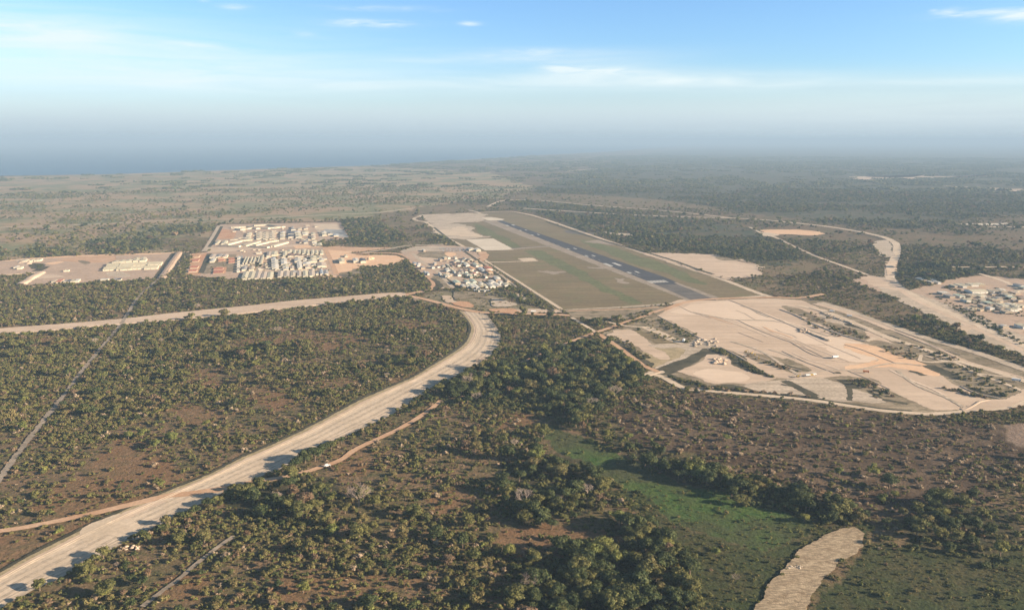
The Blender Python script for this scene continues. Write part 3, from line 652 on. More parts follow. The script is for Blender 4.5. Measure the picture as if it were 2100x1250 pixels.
# west road and the broad pale causeway
def band(name, L, Rr, mat, f0=0., f1=1., n=140, z=None, jag=.6, ex=False, prof=None):
    (lx, ly), (rx, ry) = between(L, Rr, n); z = nextz() if z is None else z
    vs, fs = [], []; wr = math.hypot(rx[n//2]-lx[n//2], ry[n//2]-ly[n//2]); q_ = 1.3/wr
    pr = prof or [(f0-q_, 0), (f0, 0), (f1, 0), (f1+q_, 0)]; m_ = len(pr)
    for i in range(n):
        for j, (f_, h_) in enumerate(pr):
            jj = (random.random()-.5)*jag/ max(4., math.hypot(rx[i]-lx[i], ry[i]-ly[i]))
            f2 = f_ + jj
            vs.append((lx[i]+(rx[i]-lx[i])*f2, ly[i]+(ry[i]-ly[i])*f2, z+h_*(.7+.6*float(vn(lx[i], ly[i], 11)))))
    for i in range(n-1):
        for j in range(m_-1): fs.append((i*m_+j, i*m_+j+1, (i+1)*m_+j+1, (i+1)*m_+j))
    me = mesh(name, vs, fs, mat)
    if not prof: me.attributes.new('fade', 'FLOAT', 'POINT').data.foreach_set('value', [1., 0., 0., 1.]*n)
    if me.polygons[0].normal.z < 0: me.flip_normals()
    o = link(name, me); tag(o, kind='structure')
    if ex: exclude(to_px([(vs[i*m_][0], vs[i*m_][1]) for i in range(n)] + [(vs[i*m_+m_-1][0], vs[i*m_+m_-1][1]) for i in range(n-1, -1, -1)]))
    return o
WL = pts('-300,706 -120,688 0,674 120,665 240,655 330,645 430,635 520,626 600,617 700,609 780,602 832,600')
WR = pts('-300,724 -120,703 0,687 120,677 240,666 330,659 430,650 520,641 600,632 700,621 780,612 832,608')
band('west_road', WL, WR, 'sand', 0, 1, jag=3, ex=True)
band('road_bank', WL, WR, 'sand', prof=[(.93, 0), (1.0, 1.1), (1.1, -.05)], jag=1)
ribbon('track', pts('-60,1060 0,982 22,950 45,920 70,888 100,850 140,800 165,765 190,735 215,705 232,685 255,655 270,630 285,608 305,590 325,572'), 4.4, 'shoulder', jag=1.8)
ribbon('track', pts('292,1245 330,1215 365,1190 400,1160 440,1128 480,1100'), 2.8, 'shoulder', jag=.7)
RL = pts('-200,1290 -100,1235 0,1180 60,1146 120,1116 180,1086 240,1058 300,1031 365,1003 430,976 500,941 560,915 620,887 680,856 740,824 800,797 850,775 890,751 930,727 955,708 967,688 969,670 958,652 945,638')
RR_ = pts('-200,1400 -100,1320 0,1254 70,1216 145,1180 220,1137 285,1102 350,1070 415,1035 480,1003 560,972 620,943 680,914 740,884 800,856 850,826 890,797 940,773 988,752 1014,730 1028,705 1028,685 1016,664 1000,645')
band('causeway', RL, RR_, 'gravel_pale', .03, .91, n=220, jag=1.2, ex=True)
band('causeway_verge', RL, RR_, 'verge', -.06, .07, n=220, jag=2.5, ex=True)
band('causeway_verge', RL, RR_, 'sand', .05, .14, n=220, jag=1.4)
band('drainage_ditch', RL, RR_, 'dark_bank', -.14, -.07, n=220, jag=1.8, ex=True)
band('causeway_verge', RL, RR_, 'gravel_old', .85, .94, n=220, jag=2.5)
for f_, h_ in ((.12, .22), (.17, .18)): band('graded_ridge', RL, RR_, 'gravel_pale', prof=[(f_-.014, 0), (f_, h_), (f_+.014, 0)], n=220, jag=.5)
for f_ in (.3, .34, .47, .51, .66, .70, .78): band('wheel_track', RL, RR_, 'gravel_old' if f_ in (.34, .51, .7) else 'sand_grey', f_-.006, f_+.006, n=220, jag=.35)
# dirt road that runs in from the left and crosses the causeway
ribbon('dirt_road', [(u, v, w_) for u, v, w_ in [(-200,1108,6),(0,1090,6),(100,1073,6.5),(200,1052,7.5),(290,1030,8),(350,1017,8),(400,1012,9),(470,1001,10),(520,990,9),(580,980,6),(640,965,5.5)]], 7, 'orange_dirt', jag=.6)
ribbon('dirt_road', pts('640,965 672,954 702,942 730,922 770,903 815,882 850,862 880,842 905,822'), 5.5, 'orange_dirt', jag=.8)
sheet('causeway_verge', pts('178,1086 215,1068 245,1060 268,1072 300,1092 262,1108 225,1098 190,1108 172,1100'), 'gravel_pale', jag=1.2, smooth=True, ex=False)
sheet('causeway_verge', pts('228,1068 262,1050 330,1030 345,1028 300,1046 255,1066'), 'sand', jag=.8, ex=False)


# =================================================================== COMPOUND GROUNDS
C4 = lambda s: zo(s, 0, 510, 5.25)
CM = lambda s: zo(s, 400, 440, 6.5625)
sheet('compound_ground', C4('-400,180 160,118 700,85 1230,70 1890,40 1680,320 1420,345 1050,345 880,375 220,395 380,265 0,290 -500,300'), 'compound_soil', jag=1)
for s_, m_ in [('160,118 700,85 1890,40 1880,50 700,96 170,130','sand_orange'), ('700,110 1180,80 1200,140 900,150 700,130','orange_dirt'), ('1150,260 1330,250 1380,300 1200,310','gravel_old'), ('200,120 340,120 340,170 210,180','sand'),
               ('320,165 460,160 420,210 310,220','dark_bank'), ('510,155 640,140 680,150 560,175','sand_orange'), ('420,270 700,300 400,320','sand'), ('870,130 960,145 950,165 870,150','dun')]:
    sheet('compound_ground', C4(s_), m_, jag=1, smooth=True, ex=False)
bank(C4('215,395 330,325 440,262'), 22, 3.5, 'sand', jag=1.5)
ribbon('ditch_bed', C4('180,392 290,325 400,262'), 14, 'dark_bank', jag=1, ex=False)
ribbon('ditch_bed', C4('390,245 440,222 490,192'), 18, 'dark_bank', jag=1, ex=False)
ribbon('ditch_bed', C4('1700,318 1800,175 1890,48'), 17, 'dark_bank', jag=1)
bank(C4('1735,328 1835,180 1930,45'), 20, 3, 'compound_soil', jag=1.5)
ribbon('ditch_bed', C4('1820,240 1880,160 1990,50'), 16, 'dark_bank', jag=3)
bank(C4('0,288 200,278 400,262'), 9, 1.5, 'sand')
sheet('compound_ground', pts('428,517 452,461 699,456 718,490 650,497 662,508 691,567 470,573 380,563 392,540 402,520'), 'compound_soil', jag=1)
sheet('compound_ground', CM('-20,530 170,520 60,810 -90,810 -30,640'), 'red_dirt', jag=2)
for s_, m_ in [('180,540 540,540 560,760 100,800','dun'), ('300,560 400,560 400,640 310,640','red_dirt'), ('450,580 540,580 540,660 460,660','red_dirt'), ('250,710 400,710 400,800 250,790','red_dirt'),
               ('340,190 560,230 500,330 280,330','red_dirt'), ('560,560 620,555 600,770 560,770','gravel_old'), ('600,740 1640,735 1640,760 560,770','sand'), ('620,860 1500,855 1900,825 1900,845 1200,870 560,885','sand_orange'),
               ('1600,130 1900,130 1960,210 1640,210','gravel_pale'), ('1750,200 2000,210 2040,310 1800,290','grey_yard'), ('200,450 1700,395 1720,410 180,515','sand'), ('1340,420 1700,410 1710,440 1350,460','sand_orange'),
               ('1240,210 1340,210 1340,320 1240,310','dark_yard'), ('1780,480 2100,500 2100,760 1930,790','sand_orange')]:
    if m_ == 'grey_yard' and m_ not in MATS: soil('grey_yard', (.27,.28,.28), (.36,.36,.35), 20, 5)
    if m_ == 'dark_yard' and m_ not in MATS: soil('dark_yard', (.14,.14,.15), (.18,.18,.19), 20, 5)
    sheet('compound_ground', CM(s_), m_, jag=1, smooth=False, ex=False)
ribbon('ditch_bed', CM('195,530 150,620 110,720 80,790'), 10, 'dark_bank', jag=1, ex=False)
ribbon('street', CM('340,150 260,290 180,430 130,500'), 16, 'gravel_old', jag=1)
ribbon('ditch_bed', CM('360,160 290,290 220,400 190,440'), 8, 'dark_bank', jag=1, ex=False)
ribbon('street', CM('1740,440 1800,560 1860,700 1900,810'), 9, 'orange_dirt', jag=.6)
ribbon('street', CM('1640,200 1700,340 1000,345 500,340 300,345'), 9, 'sand_grey', jag=.6, sub=2)
ribbon('street', CM('615,560 610,660 600,760'), 9, 'grey_yard', jag=.4)
# straw strip, lower right
STRAW = pts('1540,1290 1556,1250 1578,1205 1600,1178 1630,1145 1665,1118 1700,1098 1735,1086 1752,1084 1768,1098 1768,1112 1758,1128 1740,1142 1712,1160 1690,1178 1672,1205 1655,1235 1640,1290')
sheet('cut_strip', STRAW, 'straw', jag=1.6)

# =================================================================== VEGETATION
def crown_mesh(name, R_, Hh, nl, leaf, lobes, mat, seed, trunk=True, flat=.6, base=.35, core=True, bark='bark', only=None):
    """leaf clumps spread over uneven lobes; only='crown'/'trunk' picks one part"""
    r = random.Random(seed); vs, fs, fm = [], [], []
    L = []
    for i in range(lobes):
        a = i*2.4 + r.random(); q = R_*.62*math.sqrt((i+.4)/lobes)
        L.append((q*cos(a), q*sin(a), Hh*(base+.28) + Hh*.22*r.uniform(-1, 1)*(1 - .3*q/R_), R_*r.uniform(.34, .55)))
    if only != 'trunk':
        if core:
            for (x, y, z, q) in L:
                n0 = len(vs); kk = q*.74
                for la in range(1, 4):
                    for lo in range(6):
                        th = pi*la/4; ph = lo*pi/3 + la; s_ = kk*r.uniform(.8, 1.15)
                        vs.append((x+s_*sin(th)*cos(ph), y+s_*sin(th)*sin(ph), z+s_*flat*cos(th)))
                vs += [(x, y, z+kk*flat), (x, y, z-kk*flat)]
                for la in range(2):
                    for lo in range(6): fs.append((n0+la*6+lo, n0+la*6+(lo+1) % 6, n0+(la+1)*6+(lo+1) % 6, n0+(la+1)*6+lo)[::-1])
                for lo in range(6): fs.append((n0+18, n0+lo, n0+(lo+1) % 6)); fs.append((n0+19, n0+12+(lo+1) % 6, n0+12+lo))
            fm += [0]*len(fs)
        for i in range(nl):
            x, y, z, q = r.choice(L)
            a = r.uniform(0, 2*pi); u = r.uniform(-.55, 1); s_ = math.sqrt(1-u*u); rad = q*r.uniform(.72, 1.12)
            c = Vector((x+rad*s_*cos(a), y+rad*s_*sin(a), z+rad*u*flat))
            nrm = Vector((s_*cos(a), s_*sin(a), u+.25)) + Vector((r.uniform(-1,1), r.uniform(-1,1), r.uniform(-1,1)))*.75; nrm.normalize()
            t1 = nrm.orthogonal().normalized(); t1.rotate(Matrix.Rotation(r.uniform(0, 6.28), 3, nrm)); t2 = nrm.cross(t1)
            e = leaf*r.uniform(.6, 1.35); n0 = len(vs)
            for k_ in range(4):
                b_ = k_*pi/2+r.uniform(-.5, .5); vs.append(c + (t1*cos(b_)+t2*sin(b_))*e*r.uniform(.6, 1.1) + nrm*r.uniform(-.15, .15)*e)
            fs.append((n0, n0+1, n0+2, n0+3)); fm.append(0)
    if trunk and only != 'crown':
        def limb(p, q, r0, r1):
            p, q = Vector(p), Vector(q); d = (q-p).normalized(); a_ = d.orthogonal().normalized(); b_ = d.cross(a_); n0 = len(vs)
            for (c, rr) in ((p, r0), (q, r1)):
                for k_ in range(5): g_ = k_*2*pi/5; vs.append(c+(a_*cos(g_)+b_*sin(g_))*rr)
            for k_ in range(5): fs.append((n0+k_, n0+(k_+1) % 5, n0+5+(k_+1) % 5, n0+5+k_)); fm.append(0 if only else 1)
        tw = R_*.075; mid = (r.uniform(-.1,.1)*R_, r.uniform(-.1,.1)*R_, Hh*base*.75)
        limb((0,0,-.5), mid, tw*1.3, tw)
        for (x, y, z, q) in L[:5]: limb(mid, (x*.9, y*.9, z), tw*.7, tw*.25)
    return mesh(name, vs, fs, ([bark] if only == 'trunk' else [mat] if only or not trunk else [mat, bark]), fm)
def bare_mesh(name, R_, Hh, seed, mat='twig_pale', only=None, dense=3):
    r = random.Random(seed); vs, fs = [], []
    def limb(p, q, r0, r1):
        d = (q-p).normalized(); a_ = d.orthogonal().normalized(); b_ = d.cross(a_); n0 = len(vs)
        for (c, rr) in ((p, r0), (q, r1)):
            for k_ in range(4): g_ = k_*pi/2; vs.append(c+(a_*cos(g_)+b_*sin(g_))*rr)
        for k_ in range(4): fs.append((n0+k_, n0+(k_+1) % 4, n0+4+(k_+1) % 4, n0+4+k_))
    def grow(p, d, L_, rad, lev):
        q = p + d*L_; limb(p, q, rad, rad*.65)
        if lev == 0: return
        for _ in range(r.choice((2, 3)) if lev < dense else 4):
            nd = (d + Vector((r.uniform(-1,1), r.uniform(-1,1), r.uniform(-.25,.55)))*.85).normalized()
            grow(q, nd, L_*r.uniform(.6, .8), rad*.68, lev-1)
    if only != 'crown':
        limb(Vector((0,0,-.5)), Vector((.2,0,Hh*.35)), R_*.075, R_*.06)
    if only != 'trunk':
        for i in range(5):
            a = i*1.257+r.random()*.6; grow(Vector((.2,0,Hh*.33)), Vector((cos(a), sin(a), 1.0)).normalized(), R_*.50, R_*.026, dense+1)
    return mesh(name, vs, fs, mat)
LEAF = ['leaf_dark','leaf_mid','leaf_light','leaf_olive','leaf_brown']
# prototypes for the mass of the bush; sizes in metres (crown radius 5, height 9; bush radius 2, height 2.2)
TREE_P = []
for i, mt in enumerate(['leaf_dark','leaf_dark','leaf_mid','leaf_mid','leaf_olive','leaf_light','leaf_brown']):
    TREE_P.append(crown_mesh('tree_shape', 5, 9, 420, .62, 7+i % 3, mt, 100+i))
TREE_P.append(bare_mesh('bare_shape', 5, 9, 5, 'twig_pale'))
BUSH_P = []
for i, mt in enumerate(['leaf_dark','leaf_mid','leaf_olive','leaf_mid','leaf_brown','leaf_light','leaf_dry']):
    BUSH_P.append(crown_mesh('bush_shape', 2, 2.4, 80, .34, 4, mt, 200+i, trunk=False, base=.12, flat=.8))
FAR_P = []
for i, mt in enumerate(['leaf_dark','leaf_mid','leaf_olive','leaf_brown']):
    FAR_P.append(crown_mesh('tree_shape', 5, 8, 70, 1.2, 5, mt, 300+i, trunk=False, base=.3))
WOOD_P = []
for i in range(3):
    vs, fs, fm = [], [], []
    for q in range(22):
        a = random.random()*6.28; rr = 42*math.sqrt(random.random()); cx, cy = rr*cos(a), rr*sin(a)*1.0; s_ = random.uniform(4, 9); h_ = random.uniform(5, 10); n0 = len(vs); mi = random.choice((0, 0, 1, 2))
        for la, (zr, rf) in enumerate(((.25, .9), (.6, 1.0), (.92, .55))):
            for lo in range(6):
                g_ = lo*pi/3+la*.5+q; s2 = s_*rf*random.uniform(.75, 1.2); vs.append((cx+s2*cos(g_), cy+s2*sin(g_), h_*zr*random.uniform(.85, 1.1)))
        vs.append((cx, cy, h_*1.05))
        for la in range(2):
            for lo in range(6): fs.append((n0+la*6+lo, n0+la*6+(lo+1) % 6, n0+(la+1)*6+(lo+1) % 6, n0+(la+1)*6+lo)); fm.append(mi)
        for lo in range(6): fs.append((n0+12+lo, n0+12+(lo+1) % 6, n0+18)); fm.append(mi)
    WOOD_P.append(mesh('wood_shape', vs, fs, ['leaf_dark','leaf_mid','leaf_olive'], fm))

def sector(r0, r1, cell, amax=40):
    xm = r1*sin(R(amax)); nx = int(2*xm/cell); ny = int(r1/cell)
    gx, gy = np.meshgrid(np.arange(nx)*cell - xm, np.arange(ny)*cell)
    x = (gx + rng.random(gx.shape)*cell).ravel(); y = (gy + rng.random(gx.shape)*cell).ravel()
    d = np.hypot(x, y); a = np.abs(np.arctan2(x, y)); k_ = (d > r0) & (d < r1) & (a < R(amax)); return x[k_], y[k_]
def zones_at(x, y):
    jx = x + (fbm(x, y, 40)-.5)*40; jy = y + (fbm(x+777, y, 40)-.5)*40
    return look(ZR, jx, jy), look(EXCL, x, y)
def lut(**k): a = np.full(len(ZN), k.pop('default')); [a.__setitem__(ZID[q], v) for q, v in k.items()]; return a
TD = lut(default=.34, dryfield=.08, meadow=.0, grove=1.0, burnt=.2, brown=.03, field_mix=0., fargreen=.75, bare=0., olive=.02, fardry=.22)
SD = lut(default=.80, dryfield=.3, meadow=.22, grove=.7, burnt=.62, brown=.26, field_mix=.06, fargreen=.8, bare=0., olive=.85, fardry=.3)
SZ = lut(default=.72, dryfield=.6, meadow=.5, grove=1.05, burnt=.6, brown=.4, field_mix=.5, fargreen=.8, bare=.4, olive=.42, fardry=.7)
KT = {n: np.cumsum(p)/sum(p) for n, p in dict(default=[.13,.11,.26,.18,.20,.04,.065,.012], grove=[.32,.3,.16,.1,.06,.03,.02,.01], burnt=[.10,.12,.18,.1,.16,.08,.18,.08], fargreen=[.3,.3,.15,.1,.1,.02,.03,0]).items()}
KS = {n: np.cumsum(p)/sum(p) for n, p in dict(default=[.12,.26,.28,.14,.12,.04,.04], grove=[.45,.3,.1,.1,.03,.02,0], burnt=[.06,.14,.20,.1,.22,.06,.22], fargreen=[.4,.25,.15,.1,.08,.02,0], meadow=[.1,.45,.15,.2,0,.1,0], olive=[.15,.35,.3,.15,.03,.02,0]).items()}
def kinds(z, table):
    r_ = rng.random(len(z)); o_ = np.zeros(len(z), int)
    for n in ZN:
        m_ = z == ZID[n]; o_[m_] = np.searchsorted(table.get(n, table['default']), r_[m_])
    return o_
def patchy(x, y): return np.clip((fbm(x*.7, y, 62)*.5 + fbm(x*.8+4000, y, 240)*.5 - .40)*9.0, .06, 2.0)
EXC_S = EXCL
# trees, near and middle
x, y = sector(430, 2300, 9.0); z, e = zones_at(x, y); d = np.hypot(x, y)
# keep crowns clear of the roads: test a point 3 m either side
e = e | look(EXCL, x-4, y) | look(EXCL, x+4, y) | look(EXCL, x, y-4) | ((d < 760) & (look(EXCL, x-9, y+3) | look(EXCL, x+9, y)) & (x > 150))
keep = (~e) & (rng.random(len(x)) < TD[z]*patchy(x, y)*.62)
x, y, z = x[keep], y[keep], z[keep]
tk = kinds(z, KT); ts = SZ[z]*np.exp(rng.normal(0, .38, len(x))); ts = np.clip(ts, .32, 1.75)
ts *= np.where(z == ZID['grove'], 1, .86+.3*(fbm(x, y, 150) > .6))
TREES = [(float(a), float(b), float(c), int(k_)) for a, b, c, k_ in zip(x, y, ts, tk)]
# tall trees the photograph shows along the causeway and elsewhere: u, v of the foot, scale, kind
for u, v, s_, k_ in [(172,1186,1.0,2),(186,1186,1.1,3),(300,1112,.9,2),(330,1092,1.0,0),(400,1052,1.0,1),(428,1040,1.2,0),(446,1032,1.1,3),(470,1022,1.1,2),(608,960,1.5,1),(625,950,1.5,0),(645,945,1.6,1),(664,930,1.3,0),(680,925,1.2,2),(600,985,1.2,3),
                     (755,890,.9,2),(835,850,1.0,0),(860,838,1.3,1),(878,822,1.3,0),(900,806,1.5,2),(920,795,1.4,3),(945,788,1.5,0),(968,776,1.5,1),(990,766,1.3,2),(1015,752,1.0,3),(1038,722,1.0,0),(1040,700,.9,1),(1030,760,1.5,0),
                     (930,812,1.6,1),(960,800,1.6,0),(985,790,1.5,2),(1010,785,1.5,0),(940,830,1.3,3),(1090,1060,1.8,1),(1110,1075,1.7,0),(1075,1075,1.3,2),(1140,1045,1.3,3),(1060,1045,1.2,0),(1130,1085,1.1,1),
                     (1390,985,1.3,1),(1345,965,1.5,0),(1365,970,1.4,1),(1330,950,1.4,0),(1440,965,1.2,2),(1455,975,1.4,0),(1500,1020,1.4,1),(1515,1035,1.2,2),(1490,1000,1.3,0),(1290,925,1.2,1),(1275,915,1.1,3),(1245,910,1.0,2),
                     (1310,1215,1.7,0),(1290,1250,1.8,1),(1330,1240,1.7,0),(1265,1230,1.5,1),(1345,1190,1.4,2),(1250,1200,1.4,0),(1290,1160,1.4,1),(1240,1160,1.3,0),(1380,1235,1.4,1),(1370,1200,1.2,3),(1410,1240,1.2,0),(1160,1190,1.2,2),(1215,1230,1.5,0),(1130,1215,1.2,3),
                     (1900,1085,1.3,0),(1925,1075,1.4,1),(1950,1090,1.3,0),(1975,1080,1.3,1),(2000,1085,1.2,0),(1960,1110,1.2,2),(1925,1105,1.2,3),(1990,1115,1.1,0),(2030,1095,1.1,1),(1880,1100,1.1,2),(1945,1130,1.0,0),(1910,1055,1.1,1),(2015,1060,1.0,3),
                     (350,780,1.5,3),(378,778,1.4,2),(325,788,1.1,3)]:
    gx, gy = G(u, v); TREES.append((gx, gy, s_, k_))
(_l, _r) = between(RL, RR_, 150)
for i in range(8, 146):
    if random.random() < .62:
        dx, dy = _r[0][i]-_l[0][i], _r[1][i]-_l[1][i]; L_ = math.hypot(dx, dy); q = L_*.93+random.uniform(3, 7)
        if 40 < i < 56: continue
        TREES.append((_l[0][i]+dx/L_*q, _l[1][i]+dy/L_*q, random.choice((.4, .5, .6, .8, 1.0)), random.choice((0, 1, 2, 3, 3, 4))))
# bushes
x, y = sector(430, 1500, 3.3); z, e = zones_at(x, y); d = np.hypot(x, y)
keep = (~e) & (rng.random(len(x)) < SD[z]*np.clip(patchy(x+90, y+33), .35, 1)*1.0); x, y, z = x[keep], y[keep], z[keep]
ss = np.exp(rng.normal(-.08, .42, len(x)))*np.where(z == ZID['grove'], 1.2, 1)*np.where((z == ZID['meadow']) | (z == ZID['olive']), .55, 1); ss = np.clip(ss, .3, 2.0)
BUSH = [(float(a), float(b), float(c), int(k_)) for a, b, c, k_ in zip(x, y, ss, kinds(z, KS))]
x, y = sector(1500, 2600, 5.5); z, e = zones_at(x, y)
keep = (~e) & (rng.random(len(x)) < SD[z]*np.clip(patchy(x+90, y+33), .25, 1)*.85); x, y, z = x[keep], y[keep], z[keep]
BUSH += [(float(a), float(b), float(c), int(k_)) for a, b, c, k_ in zip(x, y, np.clip(np.exp(rng.normal(.30, .3, len(x))), .6, 2.2), kinds(z, KS))]
# scattered bushes on the works and beside ditches
for s_, n_, m_ in [('1286,655 1351,655 1428,692 1400,708 1360,700 1310,680', 60, 1), ('1450,714 1480,716 1586,775 1540,762 1500,735', 90, 1), ('1365,770 1440,785 1451,795 1400,785', 40, 1), ('1600,690 1700,620 1780,690 1776,700', 0, 1),
                   ('1935,745 2010,755 2095,800 2060,815 1990,800', 90, 1), ('1680,665 1730,672 1782,692 1760,700', 40, 2), ('1735,780 1780,778 1805,792 1780,798 1750,792', 40, 2),
                   ('960,582 1010,590 1060,600 1040,592', 20, 1), ('945,565 1000,565 1000,572 950,572', 40, 0), ('990,560 1020,562 1040,580 1000,575', 14, 0), ('408,540 430,530 470,540 460,560', 16, 1), ('508,538 535,540 535,548 510,546', 30, 0),
                   ('560,525 575,525 580,550 566,550', 20, 0), ('560,555 570,555 570,570 562,570', 14, 0), ('68,540 90,542 85,552 62,550', 22, 0), ('375,515 392,518 385,560 370,560', 50, 0), ('1900,600 1990,635 2100,700 2100,712 1960,640', 160, 0),
                   ('1870,655 1960,690 1990,715 1900,680', 60, 1), ('1960,600 2040,595 2098,615 2098,650 2020,640 1970,620', 110, 0), ('925,535 1000,530 1030,560 1010,585 940,575', 110, 0), ('480,530 650,515 680,560 500,568', 170, 0), ('1610,630 1700,650 1780,690 1740,700 1660,670', 55, 2), ('1785,705 1870,718 1886,738 1850,735', 40, 2), ('1840,700 1900,715 1970,740 1920,738', 45, 2), ('1740,775 1800,790 1850,810 1800,820', 30, 2), ('1400,798 1560,806 1700,820 1600,808 1450,790', 60, 2), ('1530,730 1560,738 1640,762 1610,760', 25, 2), ('1905,790 1960,800 2040,820 1990,812', 40, 2), ('1345,650 1390,665 1440,690 1400,690 1360,670', 60, 1), ('1250,690 1290,700 1340,740 1310,735', 50, 1), ('1240,660 1280,662 1350,640 1330,636', 60, 1), ('2040,590 2090,600 2090,640 2000,620', 40, 0), ('1925,590 1960,598 1990,600 1940,588', 26, 0), ('855,587 890,592 880,600 870,598', 30, 1), ('1300,545 1360,560 1480,585 1400,556', 0, 1)]:
    P_ = pts(s_); 
    us, vs_ = [p[0] for p in P_], [p[1] for p in P_]; c_ = 0; tr = 0
    while c_ < n_ and tr < 6000:
        tr += 1; u, v = random.uniform(min(us), max(us)), random.uniform(min(vs_), max(vs_)); ins = False
        for i in range(len(P_)):
            (a1, b1), (a2, b2) = P_[i], P_[(i+1) % len(P_)]
            if (b1 <= v) != (b2 <= v) and u < a1+(v-b1)*(a2-a1)/(b2-b1): ins = not ins
        if ins: gx, gy = G(u, v); BUSH.append((gx, gy, random.uniform(.7, 2.0), random.choice((2, 4, 4, 6, 0, 3) if m_ == 2 else (0, 1, 2) if m_ else (0, 0, 1)))); c_ += 1
# far trees
x, y = sector(2300, 5200, 13); z, e = zones_at(x, y); keep = (~e) & (rng.random(len(x)) < TD[z]*patchy(x*.6, y*.6)*.78); x, y, z = x[keep], y[keep], z[keep]
FAR = [(float(a), float(b), float(c), int(k_)) for a, b, c, k_ in zip(x, y, np.exp(rng.normal(-.02, .3, len(x))), np.where(np.isin(z, [ZID['fardry'], ZID['dryfield']]), np.searchsorted([.22, .66, .92, 1], rng.random(len(x))), np.searchsorted([.5, .8, .93, 1], rng.random(len(x)))))]
x, y = sector(5200, 15000, 105); z, e = zones_at(x, y); keep = (~e) & (rng.random(len(x)) < (TD[z]*2.1)*np.clip((fbm(x, y, 520)-.42)*5, .08, 1)); x, y = x[keep], y[keep]
WOOD = [(float(a), float(b), float(c), int(k_)) for a, b, c, k_ in zip(x, y, rng.uniform(.7, 1.5, len(x)), rng.integers(0, 3, len(x)))]
print('counts', len(TREES), len(BUSH), len(FAR), len(WOOD))

# ---- the ones that show largest become things of their own
def px1(x, y, z=0): u, v = PX(np.array([x]), np.array([y]), z); return float(u[0]), float(v[0])
def inview(t_): u, v = px1(t_[0], t_[1], 4*t_[2]); return 4 < u < 2096 and 290 < v < 1240
def app(t_): return t_[2]/math.sqrt(t_[0]**2+t_[1]**2+H*H)
TREES.sort(key=app, reverse=True); BUSH.sort(key=app, reverse=True)
TI = [t_ for t_ in TREES if t_[3] != 7 and inview(t_)][:298]; TB = [t_ for t_ in TREES if t_[3] == 7 and inview(t_)][:40]
BI = [t_ for t_ in BUSH if inview(t_)][:298]
taken = {id(t_) for t_ in TI+TB+BI}; TREES = [t_ for t_ in TREES if id(t_) not in taken]; BUSH = [t_ for t_ in BUSH if id(t_) not in taken]

def dist_line(px, u, v):
    b_ = 1e9
    for (a1, b1), (a2, b2) in zip(px, px[1:]):
        L2 = (a2-a1)**2+(b2-b1)**2; t_ = max(0, min(1, ((u-a1)*(a2-a1)+(v-b1)*(b2-b1))/L2)); b_ = min(b_, math.hypot(u-a1-t_*(a2-a1), v-b1-t_*(b2-b1)))
    return b_
LINES = [(RR_, 38, 'along the lower edge of the pale causeway'), (RL, 34, 'along the upper ditch of the pale causeway'), (STRAW, 40, 'beside the straw coloured strip'),
         (pts('0,982 70,888 140,800 232,685'), 35, 'beside the thin pale track'), (pts('1403,797 1700,827 1905,850 2100,830'), 26, 'just below the perimeter road of the sand works'),
         (pts('702,942 815,882 905,822'), 26, 'beside the short orange track'), (pts('0,1090 200,1052 400,1012'), 22, 'beside the orange dirt road'), (pts('292,1245 365,1190 480,1100'), 26, 'beside the faint pale footpath')]
def region(x, y):
    u, v = px1(x, y); zz = ZN[int(look(ZR, np.array([x]), np.array([y]))[0])]
    for L_, d_, s_ in LINES:
        if dist_line(L_, u, v) < d_: return s_
    if zz == 'grove':
        if u > 1780: return 'in the grove near the lower right corner'
        if v > 1095: return 'in the dark wood at the bottom'
        if u > 1225: return 'in the line of trees above the green meadow'
        if v > 905 and u > 980: return 'in the clump round the pale leafless tree'
        if u < 760: return 'in the clump right of the crossroads'
        return 'in the wood beside the bend of the causeway'
    if zz == 'burnt': return 'on the purplish burnt ground under the sand works' if v < 930 else 'on the burnt ground above the straw strip'
    if zz == 'meadow': return 'in the green meadow'
    if zz == 'olive': return 'in the olive scrub right of the straw strip'
    if zz == 'brown': return 'on bare reddish brown ground'
    up = u < 960 and v < 1178 - (u/960)*540
    if up: return ('high in the scrub left of the causeway', 'midway in the scrub left of the causeway', 'low in the scrub left of the causeway')[0 if v < 760 else 1 if v < 900 else 2]
    if u < 560: return 'in the bottom left scrub below the causeway'
    if u < 820: return 'in scrub below the short orange track' if v < 1100 else 'in scrub along the bottom edge left of centre'
    if u < 1240: return 'in the scrub left of the green meadow' if v < 1100 else 'in scrub along the bottom edge near the centre'
    return 'in the scrub right of the green meadow' if v < 1000 else 'in the lower right scrub'
COL = {0:'dark green',1:'deep green',2:'mid green',3:'green',4:'olive',5:'yellow green',6:'brown'}
CT, TT = {}, {}
def make_tree(x, y, s_, kind, label=None, group=None, name='broadleaf_tree', cat='tree', hs=1.0, rot=None):
    key = (kind, random.randrange(3))
    if key not in CT:
        mt = ['leaf_dark','leaf_dark','leaf_mid','leaf_mid','leaf_olive','leaf_light','leaf_brown','twig_pale'][kind]; sd = 500+kind*10+key[1]
        if kind == 7: CT[key] = bare_mesh('crown', 5, 9, sd, only='crown', dense=3); TT[key] = bare_mesh('trunk', 5, 9, sd, only='trunk')
        else: CT[key] = crown_mesh('crown', 5, 9, 1150, .42, 9+key[1], mt, sd, only='crown'); TT[key] = crown_mesh('trunk', 5, 9, 0, .5, 9+key[1], mt, sd, only='trunk')
    r_ = bpy.data.objects.new(name, None); col.objects.link(r_); r_.empty_display_size = .5
    r_.location = (x, y, 0); r_.rotation_euler.z = random.uniform(0, 6.28) if rot is None else rot; r_.scale = (s_, s_*random.uniform(.88, 1.12), s_*hs)
    link('crown', CT[key], r_); link('trunk', TT[key], r_)
    tag(r_, label, cat, group); return r_
